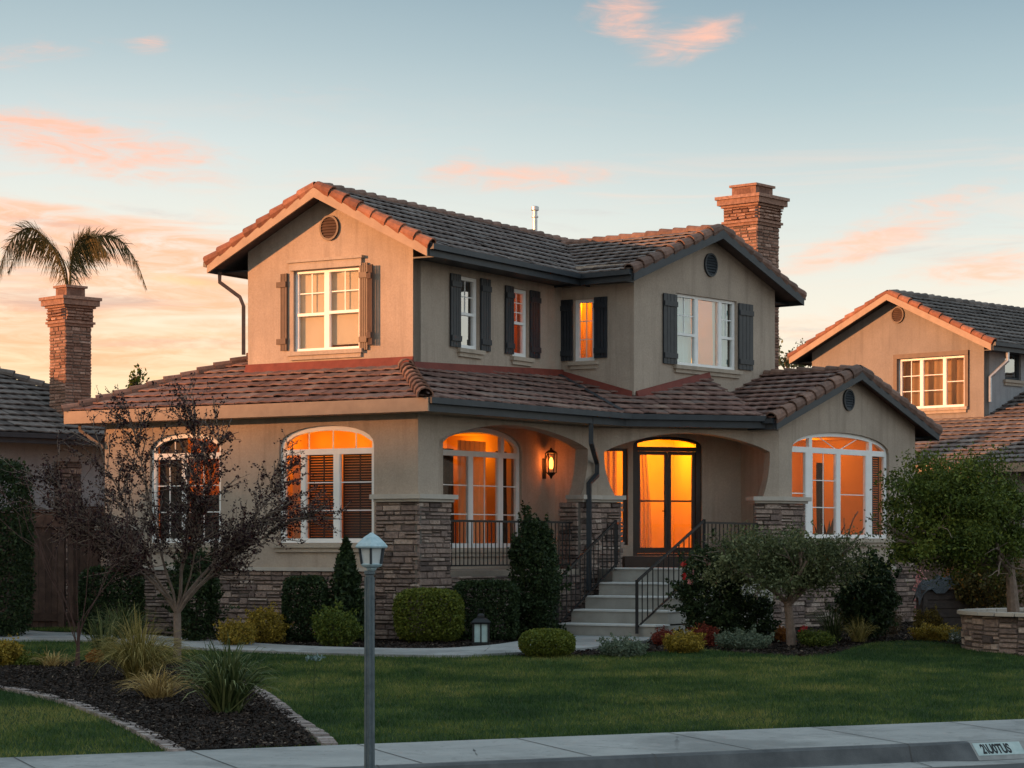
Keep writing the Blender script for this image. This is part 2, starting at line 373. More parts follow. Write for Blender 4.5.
def quads_obj(name, V, rnd, mat, parent=None, org=(0, 0, 0)):
    """V: (n, k, 3) array of n separate k-gons"""
    n, k = V.shape[:2]
    o_ = ORG.get(parent.name, Vector()) if parent is not None else Vector(org)
    me = bpy.data.meshes.new(name)
    me.vertices.add(n * k); me.vertices.foreach_set('co', (V.reshape(-1, 3) - np.array(o_)).astype(np.float32).ravel())
    me.loops.add(n * k); me.loops.foreach_set('vertex_index', np.arange(n * k, dtype=np.int32))
    me.polygons.add(n); me.polygons.foreach_set('loop_start', np.arange(0, n * k, k, dtype=np.int32))
    me.polygons.foreach_set('loop_total', np.full(n, k, dtype=np.int32))
    at = me.attributes.new('rnd', 'FLOAT', 'FACE'); at.data.foreach_set('value', np.asarray(rnd, dtype=np.float32))
    me.materials.append(mat); me.update(calc_edges=True); me.validate()
    o = bpy.data.objects.new(name, me); COL.objects.link(o)
    if parent is not None: o.parent = parent
    else: o.location = o_
    ORG[o.name] = Vector(o_)
    return o

def thing(name, label, cat, loc=(0, 0, 0), group=None):
    o = bpy.data.objects.new(name, None); COL.objects.link(o); o.location = loc; o.empty_display_size = .2
    ORG[o.name] = Vector(loc); o['label'] = label; o['category'] = cat
    if group: o['group'] = group
    return o
def tag(o, label, cat, group=None, kind=None):
    o['label'] = label; o['category'] = cat
    if group: o['group'] = group
    if kind: o['kind'] = kind
    return o
def struct(o, label, cat, kind='structure'): return tag(o, label, cat, None, kind)

# --------------------------------------------------------------- roofs
def tile_plane(mb, e0, e1, pitch, z0, poly, expo=.34, tw=.30, amp=.010, lip=.060):
    """concrete tiles on a sloping plane. e0->e1 eave line in plan with the roof on its LEFT; poly: convex (u,v), v = horizontal run"""
    L = math.hypot(e1[0] - e0[0], e1[1] - e0[1]); dx, dy = (e1[0] - e0[0]) / L, (e1[1] - e0[1]) / L
    nx, ny = -dy, dx
    def P(u, v, h): return (e0[0] + u * dx + v * nx, e0[1] + u * dy + v * ny, z0 + pitch * v + h)
    vmin = min(p[1] for p in poly); vmax = max(p[1] for p in poly)
    def span(v):
        xs = []
        for i in range(len(poly)):
            a, b = poly[i], poly[(i + 1) % len(poly)]
            if abs(a[1] - b[1]) < 1e-9:
                if abs(a[1] - v) < 1e-6: xs += [a[0], b[0]]
                continue
            t = (v - a[1]) / (b[1] - a[1])
            if -1e-6 <= t <= 1 + 1e-6: xs.append(a[0] + t * (b[0] - a[0]))
        return (min(xs), max(xs)) if xs else None
    # deck
    b = len(mb.v); n = len(poly)
    mb.face([P(u, v, -.025) for u, v in poly], 0.)
    mb.face([P(u, v, -.12) for u, v in reversed(poly)], .1)
    for i in range(n):
        a, c = poly[i], poly[(i + 1) % n]
        mb.face([P(*a, -.02), P(*a, -.12), P(*c, -.12), P(*c, -.02)], .1)
    i = 0; v = vmin
    prf = [(0, -.2), (.12, .5), (.3, 1), (.5, .55), (.68, 0), (.86, -.35)]
    while v < vmax - .03:
        v1 = min(v + expo, vmax); s0, s1 = span(v), span(min(v1, vmax))
        if s0 and s1 and s0[1] - s0[0] > .05:
            off = 0.0 if i % 2 else tw * .5
            ua = math.floor((min(s0[0], s1[0]) - off) / tw); ub = math.ceil((max(s0[1], s1[1]) - off) / tw)
            for k in range(ua, ub):
                j = random.gauss(0, .004); sk = random.gauss(0, .006); r = random.random()
                if random.random() < .03: j += .012
                row = []
                for (t, a) in prf + [(1.0, -.2)]:
                    uu = off + (k + t * .985) * tw
                    l0 = min(max(uu, s0[0]), s0[1]); l1 = min(max(uu, s1[0]), s1[1])
                    row.append((P(l0, v - .012 + sk, lip - .030 + a * amp + j), P(l0, v - .012 + sk, lip + a * amp + j), P(l1, v1 + .02, a * amp + j * .3)))
                if row[0][1] == row[-1][1] and row[0][2] == row[-1][2]: continue
                b = len(mb.v)
                for q in row: mb.v += list(q)
                for q in range(len(row) - 1):
                    o = b + q * 3
                    mb.f.append((o, o + 3, o + 4, o + 1)); mb.r.append(r * .6)
                    mb.f.append((o + 1, o + 4, o + 5, o + 2)); mb.r.append(r)
                    mb.m += [0, 0]
        v = v1; i += 1
def cap_line(mb, p0, p1, rad=.13, step=.36, lift=.03, up=(0, 0, 1), n=7, over=.05):
    """overlapping barrel tiles from p0 (low) to p1 (high)"""
    p0, p1 = Vector(p0), Vector(p1); L = (p1 - p0).length; t = (p1 - p0) / L
    upv = Vector(up); upv = (upv - t * upv.dot(t)).normalized(); x = t.cross(upv)
    k = max(1, round(L / step)); st = L / k
    for i in range(k):
        r = random.random(); j = random.gauss(0, .006)
        a = p0 + t * (i * st - over) + upv * (lift + j); c = p0 + t * ((i + 1) * st) + upv * (lift - .03)
        r0, r1 = rad * random.uniform(1.0, 1.06), rad * .84
        b = len(mb.v)
        for (q, rr) in ((a, r0 - .03), (a, r0), (c, r1)):
            for m in range(n):
                an = math.pi * (m / (n - 1)) * 1.16 - .25
                mb.v.append(tuple(q + x * math.cos(an) * rr + upv * math.sin(an) * rr))
        for s_ in (0, 1):
            for m in range(n - 1):
                o = b + s_ * n + m
                mb.f.append((o + 1, o, o + n, o + n + 1)); mb.r.append(r); mb.m.append(0)

# --------------------------------------------------------------- stone veneer
def stones(mb, fr, u0, u1, z0, z1, off=.0, top=None, ch=(.07, .15), sl=(.16, .52), prr=(.035, .085)):
    z = z0
    while z < z1 - .02:
        h = random.uniform(*ch); h = min(h, z1 - z)
        if z1 - z - h < .04: h = z1 - z
        u = u0
        while u < u1 - .01:
            l = random.uniform(*sl)
            if u1 - u - l < .1: l = u1 - u
            pr = random.uniform(*prr); g = .006; r = min(1, max(0, random.gauss(.5, .27)))
            rows = [(z, z + h)]
            if h > .12 and random.random() < .35: m_ = z + h * random.uniform(.4, .6); rows = [(z, m_), (m_, z + h)]
            for (za, zb) in rows:
                pr2 = pr * random.uniform(.75, 1.2); e = .012
                P = fr.P; j = lambda: random.uniform(-.006, .006)
                a, b, c, d = u + g + j(), u + l - g + j(), za + g + j(), zb - g + j()
                base = len(mb.v)
                mb.v += [P(a, off, c), P(b, off, c), P(b, off, d), P(a, off, d),
                         P(a + e, off + pr2 + j(), c + e), P(b - e, off + pr2 + j(), c + e), P(b - e, off + pr2 + j(), d - e), P(a + e, off + pr2 + j(), d - e)]
                for f in ((4, 5, 6, 7), (0, 1, 5, 4), (1, 2, 6, 5), (2, 3, 7, 6), (3, 0, 4, 7)):
                    mb.f.append(tuple(base + i for i in f)); mb.r.append(r); mb.m.append(0)
                r = min(1, max(0, random.gauss(.5, .27)))
            u += l
        z += h
def stone_part(name, parent, panels, z0):
    """panels: (frame,u0,u1,z0,z1); mortar backing + stones in one mesh"""
    mb = MB(); back = MB()
    for (fr, u0, u1, za, zb) in panels:
        stones(mb, fr, u0, u1, za, zb, .025)
        mb.fbox(fr, u0, u1, -.02, .03, za, zb, .0, 1)
    return mb.build(name, [STONE, MORTAR], parent)

# --------------------------------------------------------------- windows
def outline(u0, u1, z0, zs, rise, n=14):
    pts = [(u0, z0), (u1, z0), (u1, zs)]
    if rise > 0:
        c, h = (u0 + u1) / 2, (u1 - u0) / 2
        pts += [(c + h * math.cos(math.pi * k / n), zs + rise * math.sin(math.pi * k / n) ** .85) for k in range(1, n)]
    pts.append((u0, zs)); return pts
def arch_z(u, u0, u1, zs, rise):
    c, h = (u0 + u1) / 2, (u1 - u0) / 2
    t = max(-1, min(1, (u - c) / h)); return zs + rise * (math.sin(math.acos(t)) ** .85 if rise else 0)
def window(parent, fr, u0, u1, z0, zs, rise=0., cols=(), tz=None, topcols=(), fw=.07, tw=.075, grid=(), topgrid=(), mats=(WHITE, GL_LIT), sill=True,
           sill_mat=None, rec=.07, depth=.09, name='window', label=None, sash=None, fan=False):
    """cols: inner mullion edges [(ua,ub)..] below the transom; returns the frame object and the list of lights"""
    fm, gm = mats
    e = .004; u0 += e; u1 -= e; z0 += e
    zt = tz - tw / 2 if tz else zs - fw
    edges = [u0 + fw] + [x for c in cols for x in c] + [u1 - fw]
    lights = [(edges[i], edges[i + 1], z0 + fw, zt) for i in range(0, len(edges), 2)]
    holes = []; glz = []
    for k, (a, b, c, d) in enumerate(lights):
        sp = sash.get(k) if sash else None
        if sp:
            holes += [[(a, c), (b, c), (b, sp - .03), (a, sp - .03)], [(a, sp + .03), (b, sp + .03), (b, d), (a, d)]]
        else: holes.append([(a, c), (b, c), (b, d), (a, d)])
    tops = []
    if tz:
        ed = [u0 + fw] + [x for c in topcols for x in c] + [u1 - fw]
        for i in range(0, len(ed), 2):
            a, b = ed[i], ed[i + 1]; zb = tz + tw / 2
            pts = [(a, zb), (b, zb)]
            for k in range(9):
                uu = b + (a - b) * k / 8
                pts.append((uu, max(zb + .01, arch_z(uu, u0 + fw * .7, u1 - fw * .7, zs - fw * .2, max(rise - fw * .9, 0)))))
            pts = [p for i_, p in enumerate(pts) if i_ < 2 or p[1] > zb + .012 or i_ in (2, 10)]
            holes.append(pts); tops.append((a, b, zb, zs + rise))
    mb = MB(); mb.prism(fr, outline(u0, u1, z0, zs, rise - .002 if rise else 0), -rec - depth, -rec, holes)
    # a slim raised inner bead on the sashes and the muntins
    for (a, b, c, d) in lights:
        w = .018
        mb.fbox(fr, a - .002, a + w, -rec - depth * .8, -rec - .012, c, d); mb.fbox(fr, b - w, b + .002, -rec - depth * .8, -rec - .012, c, d)
    for (k, nx, nz) in grid:
        a, b, c, d = lights[k]
        if sash and sash.get(k): c = sash[k] + .03
        for i in range(1, nx): uu = a + (b - a) * i / nx; mb.fbox(fr, uu - .011, uu + .011, -rec - depth * .62, -rec - depth * .42, c, d)
        for i in range(1, nz): zz = c + (d - c) * i / nz; mb.fbox(fr, a, b, -rec - depth * .6, -rec - depth * .44, zz - .011, zz + .011)
    for uu in topgrid: mb.fbox(fr, uu - .011, uu + .011, -rec - depth * .62, -rec - depth * .42, tz, arch_z(uu, u0, u1, zs, rise) - fw * .7)
    if fan:
        c = (u0 + u1) / 2
        for sgn in (-1, 1):
            q0 = fr.P(c, -rec - depth * .5, tz + .02); q1 = fr.P(c + sgn * (u1 - u0) * .2, -rec - depth * .5, arch_z(c + sgn * (u1 - u0) * .2, u0, u1, zs, rise) - .09)
            mb.tube([q0, q1], .012, 5)
    w = mb.build(name, fm, parent)
    if label: w['label'] = label
    gb = MB(); gb.face([fr.P(p[0], -rec - depth * .55, p[1]) for p in outline(u0 + fw * .4, u1 - fw * .4, z0 + fw * .4, zs, max(rise - fw * .4, 0))], .5)
    gb.build('pane', gm, w)
    if sill:
        sb = MB(); sb.fbox(fr, u0 - .12, u1 + .12, -rec - .02, .10, z0 - .10, z0 - .012); sb.fbox(fr, u0 - .07, u1 + .07, -.02, .055, z0 - .19, z0 - .10)
        sb.build('sill', sill_mat or TRIMSTUC, w)
    return w, lights
def blinds(parent, fr, a, b, c, d, off=-.24, tilt=.5, pitch=.055, mat=None):
    mb = MB(); z = c
    while z < d:
        q = .028; dz = math.sin(tilt) * q; do = math.cos(tilt) * q
        mb.face([fr.P(a, off + do, z - dz), fr.P(b, off + do, z - dz), fr.P(b, off - do, z + dz), fr.P(a, off - do, z + dz)]); z += pitch
    for uu in (a, (a + b) / 2, b): mb.fbox(fr, uu - .012, uu + .012, off - .01, off + .01, c, d)
    return mb.build('blind', mat or BLIND, parent)
def curtain(parent, fr, a, b, c, d, off=-.3, waves=5, amp=.035, flare=0.0, mat=None):
    mb = MB(); n = waves * 8; rows = 8
    def P(i, k):
        t = i / n; zz = c + (d - c) * k / rows; sq = 1 - flare * (k / rows) ** 2
        uu = a + (b - a) * t * sq
        return fr.P(uu, off + amp * math.sin(2 * math.pi * waves * t + .4 * math.sin(k * .7)), zz)
    for i in range(n):
        for k in range(rows): mb.face([P(i, k), P(i + 1, k), P(i + 1, k + 1), P(i, k + 1)], .5)
    return mb.build('curtain', mat or CURT, parent, smooth=True)
def room(parent, fr, u0, u1, z0, z1, depth, power, col=(1, .27, .025), at=None, front=-.31, lights=1, mat=None, rad=.18, u0b=None):
    """a real room behind the glass: five walls and a ceiling lamp"""
    mb = MB(); P = fr.P; a, b = front, front - depth
    ub = u0 if u0b is None else u0b
    mb.face([P(ub, b, z0), P(u1, b, z0), P(u1, b, z1), P(ub, b, z1)], .5)
    for uu, vv in ((u0, ub), (u1, u1)): mb.face([P(uu, a, z0), P(vv, b, z0), P(vv, b, z1), P(uu, a, z1)], .5)
    for zz in (z0, z1): mb.face([P(u0, a, zz), P(u1, a, zz), P(u1, b, zz), P(ub, b, zz)], .5)
    o = mb.build('room', mat or INTW, parent)
    for k in range(lights):
        l = bpy.data.lights.new('room_lamp', 'POINT'); l.energy = .78 * power / lights; l.color = col; l.shadow_soft_size = rad
        lo = bpy.data.objects.new('room_lamp', l); COL.objects.link(lo); lo.parent = parent
        uu = u0 + (u1 - u0) * ((k + .5) / lights if at is None else at)
        lo.location = Vector(P(uu, front - depth * .55, z1 - .35)) - ORG[parent.name]
    return o
# ------------------------------------------------------------------ the house
def vdir(px): return Vector((px - CX, F)).normalized()
b2 = vdir(1900); a2 = Vector((-b2.y, b2.x)); bl = vdir(2200); dd = vdir(2450)
K = Vector((-1.88, 46.0)); AL = K + a2 * 8.19
Q = K + bl * 6.376; S1 = Vector((6.08, 52.4))
KU = Vector((-2.06, 47.86)); UL = KU + a2 * 4.31; RU = KU + b2 * 6.22; SU = RU - a2 * 1.885; TU = SU + dd * 5.75
fA = Fr(AL, -a2); fB = Fr(K, bl); fC = frame_between(Q, S1); fD = Fr(S1, dd)
gA = Fr(UL, -a2); gB = Fr(KU, b2); gC = Fr(RU, -a2); gD = Fr(SU, dd)
LA, LB, LC, LD = 8.19, 6.376, (S1 - Q).length, 6.08
ZF, ZE = 1.376, 4.50                   # porch floor, lower wall top
HOUSE = thing('suburban_house', 'two storey taupe stucco house with tiled roofs, stone pillars and glowing orange windows', 'house', (0, 50, 0))
WIN_G = []

# ---- lower walls with their window openings
def rng_u(fr, x0, x1): return fr.u(x0), fr.u(x1)
# W1: arched window left of the corner pillar; W0: its twin behind the purple tree
w1 = rng_u(fA, 279, 374); w0 = rng_u(fA, 150, 221)
zc1 = fA.u(326); zA = lambda y, px: fA.z(fA.u(px), y)
W1 = dict(u0=w1[0], u1=w1[1], z0=zA(543, 326), zs=zA(446, 326), rise=.42)
W0 = dict(u0=w0[0], u1=w0[1], z0=zA(543, 185), zs=zA(450, 185), rise=.36)
wd = rng_u(fD, 792, 889); zD = lambda y, px: fD.z(fD.u(px), y)
W3 = dict(u0=wd[0], u1=wd[1], z0=zD(538.5, 840), zs=zD(452, 840), rise=.46)
def hole(w): return outline(w['u0'], w['u1'], w['z0'], w['zs'], w['rise'])
T = .30
mb = MB(); mb.prism(fA, [(0, 0), (LA, 0), (LA, 4.72), (0, 4.72)], -T, 0, [hole(W0), hole(W1)])
wallA = mb.build('wall', STUCCO, HOUSE)
# D': gable wall
def rk(fr, L, zl, zr, zp): return [(0, 0), (L, 0), (L, zr), (L / 2, zp), (0, zl)]
ZDl, PD = 4.74, .365
apD = ZDl + PD * (LD / 2 + .6) - .12
mb = MB(); mb.prism(fD, [(0, 0), (LD, 0), (LD, ZDl + PD * .6 - .1), (LD / 2, apD), (0, ZDl + PD * .6 - .1)], -T, 0, [hole(W3)])
mb.build('wall', STUCCO, HOUSE)
# arched porch walls
def arch_hole(ul_t, ul_b, ur_b, ur_t, zb, zcap, zspl, zspr, ztop):
    """opening from floor to arch with columns that flare outwards towards their caps"""
    pts = [(ul_b, zb), (ur_b, zb), (ur_b, zcap)]
    for k in range(1, 9): t = k / 8; pts.append((ur_b + (ur_t - ur_b) * (1 - (1 - t) ** 2.2), zcap + (zspr - zcap) * t))
    n = 18
    for k in range(1, n):
        t = k / n; uu = ur_t + (ul_t - ur_t) * t; base = zspr + (zspl - zspr) * t
        pts.append((uu, base + (ztop - (zspl + zspr) / 2) * math.sin(math.pi * t) ** .8))
    for k in range(9): t = k / 8; pts.append((ul_t + (ul_b - ul_t) * (1 - (1 - (1 - t)) ** 2.2) if False else ul_b + (ul_t - ul_b) * (1 - t ** 2.2), zspl + (zcap - zspl) * t))
    return pts
uB = [fB.u(x) for x in (439, 441, 579, 588)]
hB = arch_hole(uB[0], uB[1], uB[2], uB[3], ZF, 2.86, fB.z(uB[0], 440), fB.z(uB[3], 449), fB.z(fB.u(500), 424))
mb = MB(); mb.prism(fB, [(0.002, 0), (LB, 0), (LB, 4.72), (0.002, 4.72)], -.34, 0, [hB])
mb.build('arched_porch_wall', STUCCO, HOUSE)
uC = [fC.u(x) for x in (604, 617, 762, 770)]
hC = arch_hole(uC[0], uC[1], uC[2], uC[3], ZF, 2.92, fC.z(uC[0], 452), fC.z(uC[3], 452), fC.z(fC.u(688), 433))
mb = MB(); mb.prism(fC, [(0.002, 0), (LC - .002, 0), (LC - .002, 4.72), (0.002, 4.72)], -.34, 0, [hC])
mb.build('arched_porch_wall', STUCCO, HOUSE)
# left end and hidden rear walls of the ground floor
BL = AL + b2 * 9; BRc = fD.xy(LD, -8)
mb = MB()
fL = frame_between(BL, AL); mb.fbox(fL, 0, 8.7, -T, 0, 0, 4.72)
fR = frame_between(fD.xy(LD), BRc); mb.fbox(fR, .3, 8, -T, 0, 0, 4.72)
fBk = frame_between(BRc, BL); mb.fbox(fBk, .3, (Vector(BRc) - BL).length - .3, -T, 0, 0, 4.72)
mb.build('wall', STUCCO, HOUSE)

# ---- porch: back walls with window, door, sidelight
P1o = K + Vector((-bl.y, bl.x)) * 1.6; fP1 = Fr(P1o, bl); c1 = fP1.u(555)
P2o = Vector(fP1.xy(c1)); fP2 = Fr(P2o, (.957, .29)); c2 = fP2.u(741)
P3o = Vector(fP2.xy(c2)); fP3 = frame_between(P3o, S1 + Vector((-.2, .25)))
w2 = rng_u(fP1, 440, 522); zP1 = lambda y, px: fP1.z(fP1.u(px), y)
W2 = dict(u0=w2[0], u1=w2[1], z0=zP1(548, 480), zs=zP1(451, 480), rise=.52)
mb = MB(); mb.prism(fP1, [(1.0, ZF), (c1, ZF), (c1, 4.6), (1.0, 4.6)], -T, 0, [hole(W2)])
mb.build('porch_back_wall', STUCCO, HOUSE)
dr = rng_u(fP2, 633, 702); zP2 = lambda y, px=665: fP2.z(fP2.u(px), y)
sl = rng_u(fP2, 577, 628)
DZ0 = zP2(556)
DOOR = dict(u0=dr[0], u1=dr[1], z0=DZ0, zs=zP2(446), rise=.22)
SIDE = dict(u0=sl[0], u1=sl[1], z0=zP2(545), zs=zP2(449), rise=0)
mb = MB(); mb.prism(fP2, [(0, ZF), (c2, ZF), (c2, 4.6), (0, 4.6)], -T, 0, [hole(DOOR), outline(sl[0], sl[1], SIDE['z0'], SIDE['zs'], 0)])
mb.build('porch_back_wall', STUCCO, HOUSE)
mb = MB(); mb.fbox(fP3, .0, (S1 - P3o).length - .3, -.25, 0, ZF, 4.6)
pl0 = Vector(fB.xy(1.0, -.34)); pl1 = Vector(fP1.xy(1.0, .0)); fP0 = frame_between(pl1, pl0)
mb.build('porch_back_wall', STUCCO, HOUSE); mb = MB(); mb.fbox(fP0, -.3, (pl1 - pl0).length, -.25, 0, ZF, 4.6)
mb.build('porch_back_wall', STUCCO, HOUSE)
mb = MB()
pf = [K + bl * .3, Q, S1, Vector(fP3.xy(0)), Vector(fP2.xy(0, -.1)), Vector(fP1.xy(.6, -.1))]
mb.slab([(p.x, p.y) for p in pf], 0.0, ZF - .003, .5)
STO = Vector((.935, 47.8)); fS = Fr(STO, -a2); SW, TR, RI = 2.29, .60, ZF / 5
tl = Vector(fS.xy(0, -4 * TR)); trr = Vector(fS.xy(SW, -4 * TR))
mb.slab([(p.x, p.y) for p in (tl, trr, S1 + Vector((-.1, -.02)), Q + Vector((.02, -.02)))], .0, ZF, .5)
mb.build('porch_floor', CONC_STEP, HOUSE)
mb = MB(); mb.slab([(p.x, p.y) for p in (K + bl * .8 - a2 * .0, Q, Vector(fP2.xy(0)), Vector(fP1.xy(.8)))], ZE + .0, ZE + .08, .5)
mb.slab([(p[0], p[1]) for p in (Q, S1, Vector(fP3.xy(0)), Vector(fP2.xy(0)))], ZE + .002, ZE + .082, .5)
mb.build('porch_ceiling', STUCCO, HOUSE)
st = MB(); ns = MB()
for i in range(4):
    st.fbox(fS, .0, SW, -5 * TR if i < 3 else -4 * TR + .005, -i * TR, 0 if i == 0 else i * RI, (i + 1) * RI - .035, .5)
    ns.fbox(fS, -.03, SW + .03, -(i + 1) * TR - .01, -i * TR + .035, (i + 1) * RI - .034, (i + 1) * RI)
steps = st.build('porch_steps', CONC_STEP, HOUSE); ns.build('nosing', NOSING, steps)
mb = MB(); mb.fbox(fS, -.03, SW + .03, -4 * TR - .3, -4 * TR + .04, ZF + .002, ZF + .035); mb.build('landing_nosing', NOSING, HOUSE)
mb = MB(); mb.fbox(fP2, dr[0] - .35, dr[1] + .25, .02, .42, ZF + .01, DZ0 - .005); mb.build('door_step', WOODDK, HOUSE)

# ---- stone pillars and wainscot
za = .45
A_k0 = fA.u(377)
stone_part('stone_pillar', HOUSE, [(fA, A_k0, LA + .07, 0, 2.76), (fB, -.07, 1.0, 0, 2.76)], 0)
fKin = Fr(fB.xy(1.0, .0), (-fB.n[0], -fB.n[1]))
stone_part('stone_pillar', HOUSE, [(fB, LB - .70, LB + .03, 0, 2.84), (fC, -.03, .52, 0, 2.84),
            (Fr(fB.xy(LB - .70, -.5), fB.n), 0, .5, ZF, 2.84), (Fr(fC.xy(.52, .02), (-fC.n[0], -fC.n[1])), 0, .5, ZF, 2.84)], 0)
stone_part('stone_pillar', HOUSE, [(fC, LC - .62, LC + .05, 0, 2.84), (fD, -.06, 1.0, 0, 2.84)], 0)
stone_part('stone_pillar', HOUSE, [(fD, fD.u(894), LD + .05, 0, 2.25), (Fr(fD.xy(LD, .0), (-fD.n[0], -fD.n[1])), -.05, .9, 0, 2.25)], 0)
stone_part('stone_pillar', HOUSE, [(fA, -.06, fA.u(140), 0, 2.22), (Fr(fA.xy(0, -.9), fA.n), 0, .95, 0, 2.22)], 0)
stone_part('stone_wainscot', HOUSE, [(fA, fA.u(140), A_k0, 0, 1.36)], 0)
stone_part('stone_wainscot', HOUSE, [(fD, 1.0, fD.u(894), 0, 1.30)], 0)
stone_part('stone_wainscot', HOUSE, [(fB, 1.0, LB - .70, 0, ZF - .12)], 0)
def pillar_cap(rects, z):
    mb = MB()
    for (fr, u0, u1, o0, o1) in rects:
        mb.fbox(fr, u0, u1, o0, o1, z, z + .055); mb.fbox(fr, u0 - .05, u1 + .05, o0, o1 + .05, z + .057, z + .15)
    return mb.build('pillar_cap', CAPST, HOUSE)
def capL(fr1, u0, fr2, u1, z):
    """L-shaped cap round an outer corner"""
    mb = MB()
    for (g, za, zb) in ((.13, z, z + .055), (.19, z + .057, z + .15)):
        L1 = (Vector(fr2.o) - Vector(fr1.o)).length
        cosang = fr1.d[0] * fr2.d[0] + fr1.d[1] * fr2.d[1]; n1 = Vector(fr1.n); n2 = Vector(fr2.n)
        bis = (n1 + n2); bis = bis / bis.length; k = g / bis.dot(n1)
        o = Vector(fr2.o) + bis * k; ib = Vector(fr2.o) - bis * .25
        p = [Vector(fr1.xy(u0 - (g - .13), g)), o, Vector(fr2.xy(u1 + (g - .13), g)), Vector(fr2.xy(u1 + (g - .13), -.3)), Vector(fr2.o) - bis * (.3 / bis.dot(n1)), Vector(fr1.xy(u0 - (g - .13), -.3))]
        mb.slab([(q.x, q.y) for q in p], za, zb)
    return mb.build('pillar_cap', CAPST, HOUSE)
capL(fA, A_k0, fB, 1.02, 2.77)
capL(fB, LB - .74, fC, .56, 2.85)
capL(fC, LC - .64, fD, 1.02, 2.85)
mb = MB(); mb.fbox(fD, fD.u(892), LD + .16, -.2, .15, 2.255, 2.36); mb.build('pillar_cap', CAPST, HOUSE)
mb = MB(); mb.fbox(fA, -.16, fA.u(142), -.2, .15, 2.225, 2.33); mb.build('pillar_cap', CAPST, HOUSE)
mb = MB(); mb.fbox(fA, fA.u(142), A_k0 - .05, .002, .12, 1.365, 1.44); mb.build('wainscot_cap', CAPST, HOUSE)
mb = MB(); mb.fbox(fD, 1.07, fD.u(892), .002, .12, 1.305, 1.38); mb.build('wainscot_cap', CAPST, HOUSE)

# ---- ground floor windows
ORANGE = (1, .31, .008)
def cu(fr, *xs): return [(fr.u(x0, -.1), fr.u(x1, -.1)) for x0, x1 in xs]
w, L_ = window(HOUSE, fA, cols=cu(fA, (302, 306), (334.5, 340)), tz=fA.z(fA.u(326), 451.5), tw=.12, fw=.09, grid=[(1, 1, 3), (2, 1, 3)], topgrid=[fA.u(306), fA.u(330), fA.u(353)], **W1)
curtain(w, fA, L_[0][0] - .05, L_[0][1] + .02, W1['z0'] - .1, W1['zs'] - .1, -.42, 5, .03)
blinds(w, fA, L_[1][0], L_[1][1], W1['z0'], L_[1][3], tilt=.85); blinds(w, fA, L_[2][0], L_[2][1], W1['z0'], L_[2][3], tilt=1.12)
room(w, fA, W1['u0'] - .3, W1['u1'] + .12, .9, 4.4, 1.1, 33, ORANGE, lights=3)
w, L_ = window(HOUSE, fA, cols=cu(fA, (183, 187)), tz=fA.z(fA.u(185), 456), tw=.13, fw=.09, grid=[(0, 2, 3), (1, 2, 3)], topgrid=[fA.u(172), fA.u(198)], **W0)
room(w, fA, W0['u0'] - .3, W0['u1'] + .2, .9, 4.4, 2.0, 30, ORANGE, at=.8)
blinds(w, fA, L_[0][0], L_[0][1], W0['z0'], W0['zs'] + .3, tilt=1.4); blinds(w, fA, L_[1][0], L_[1][1], W0['z0'], W0['z0'] + 1.0, tilt=1.3)
w, L_ = window(HOUSE, fP1, cols=cu(fP1, (468, 472), (497.5, 502)), tz=fP1.z(fP1.u(480), 454), tw=.12, fw=.10, grid=[(0, 1, 3), (1, 2, 3), (2, 1, 3)], topcols=cu(fP1, (500, 503)), **W2)
curtain(w, fP1, L_[1][0] - .05, L_[1][1] + .05, ZF, 4.2, -.45, 6, .03)
curtain(w, fP1, L_[0][0] - .05, L_[0][1] - .12, ZF, 4.0, -.4, 4, .03, mat=DRAPE); curtain(w, fP1, L_[2][0] + .2, L_[2][1] + .1, ZF, 4.0, -.42, 4, .03, mat=DRAPE)
room(w, fP1, W2['u0'] - .25, W2['u1'] + .1, ZF + .1, 4.4, 1.9, 20, ORANGE, at=.92, rad=.3)
w, L_ = window(HOUSE, fD, cols=cu(fD, (805, 811.5), (835.5, 839.5), (865, 871)), tz=fD.z(fD.u(840), 451.5), tw=.13, fw=.09, grid=[(0, 1, 2), (1, 2, 3), (2, 1, 2), (3, 1, 1)],
               topcols=cu(fD, (808, 811), (868, 871)), fan=True, **W3)
blinds(w, fD, L_[3][0], L_[3][1], W3['z0'], L_[3][3], tilt=.9)
room(w, fD, W3['u0'] - .04, W3['u1'] + .25, .8, 4.5, 2.4, 46, ORANGE, lights=2, u0b=W3['u0'] + 1.1)
# furniture seen through that window: an armchair and a plant by the pane
mb = MB(); f0 = fD
mb.fbox(f0, W3['u0'] + .85, W3['u0'] + 1.75, -1.5, -.75, .8, 2.45); mb.fbox(f0, W3['u0'] + .78, W3['u0'] + .98, -1.4, -.6, .8, 2.75); mb.fbox(f0, W3['u0'] + 1.62, W3['u0'] + 1.82, -1.4, -.6, .8, 2.75)
mb.fbox(f0, W3['u0'] + .85, W3['u0'] + 1.75, -1.7, -1.5, .8, 3.1)
ac = mb.build('armchair', INTD, None, org=(*fD.xy(W3['u0'] + 1.3, -1.2), .8)); tag(ac, 'dark armchair seen inside the big arched window at the right of the house', 'armchair')
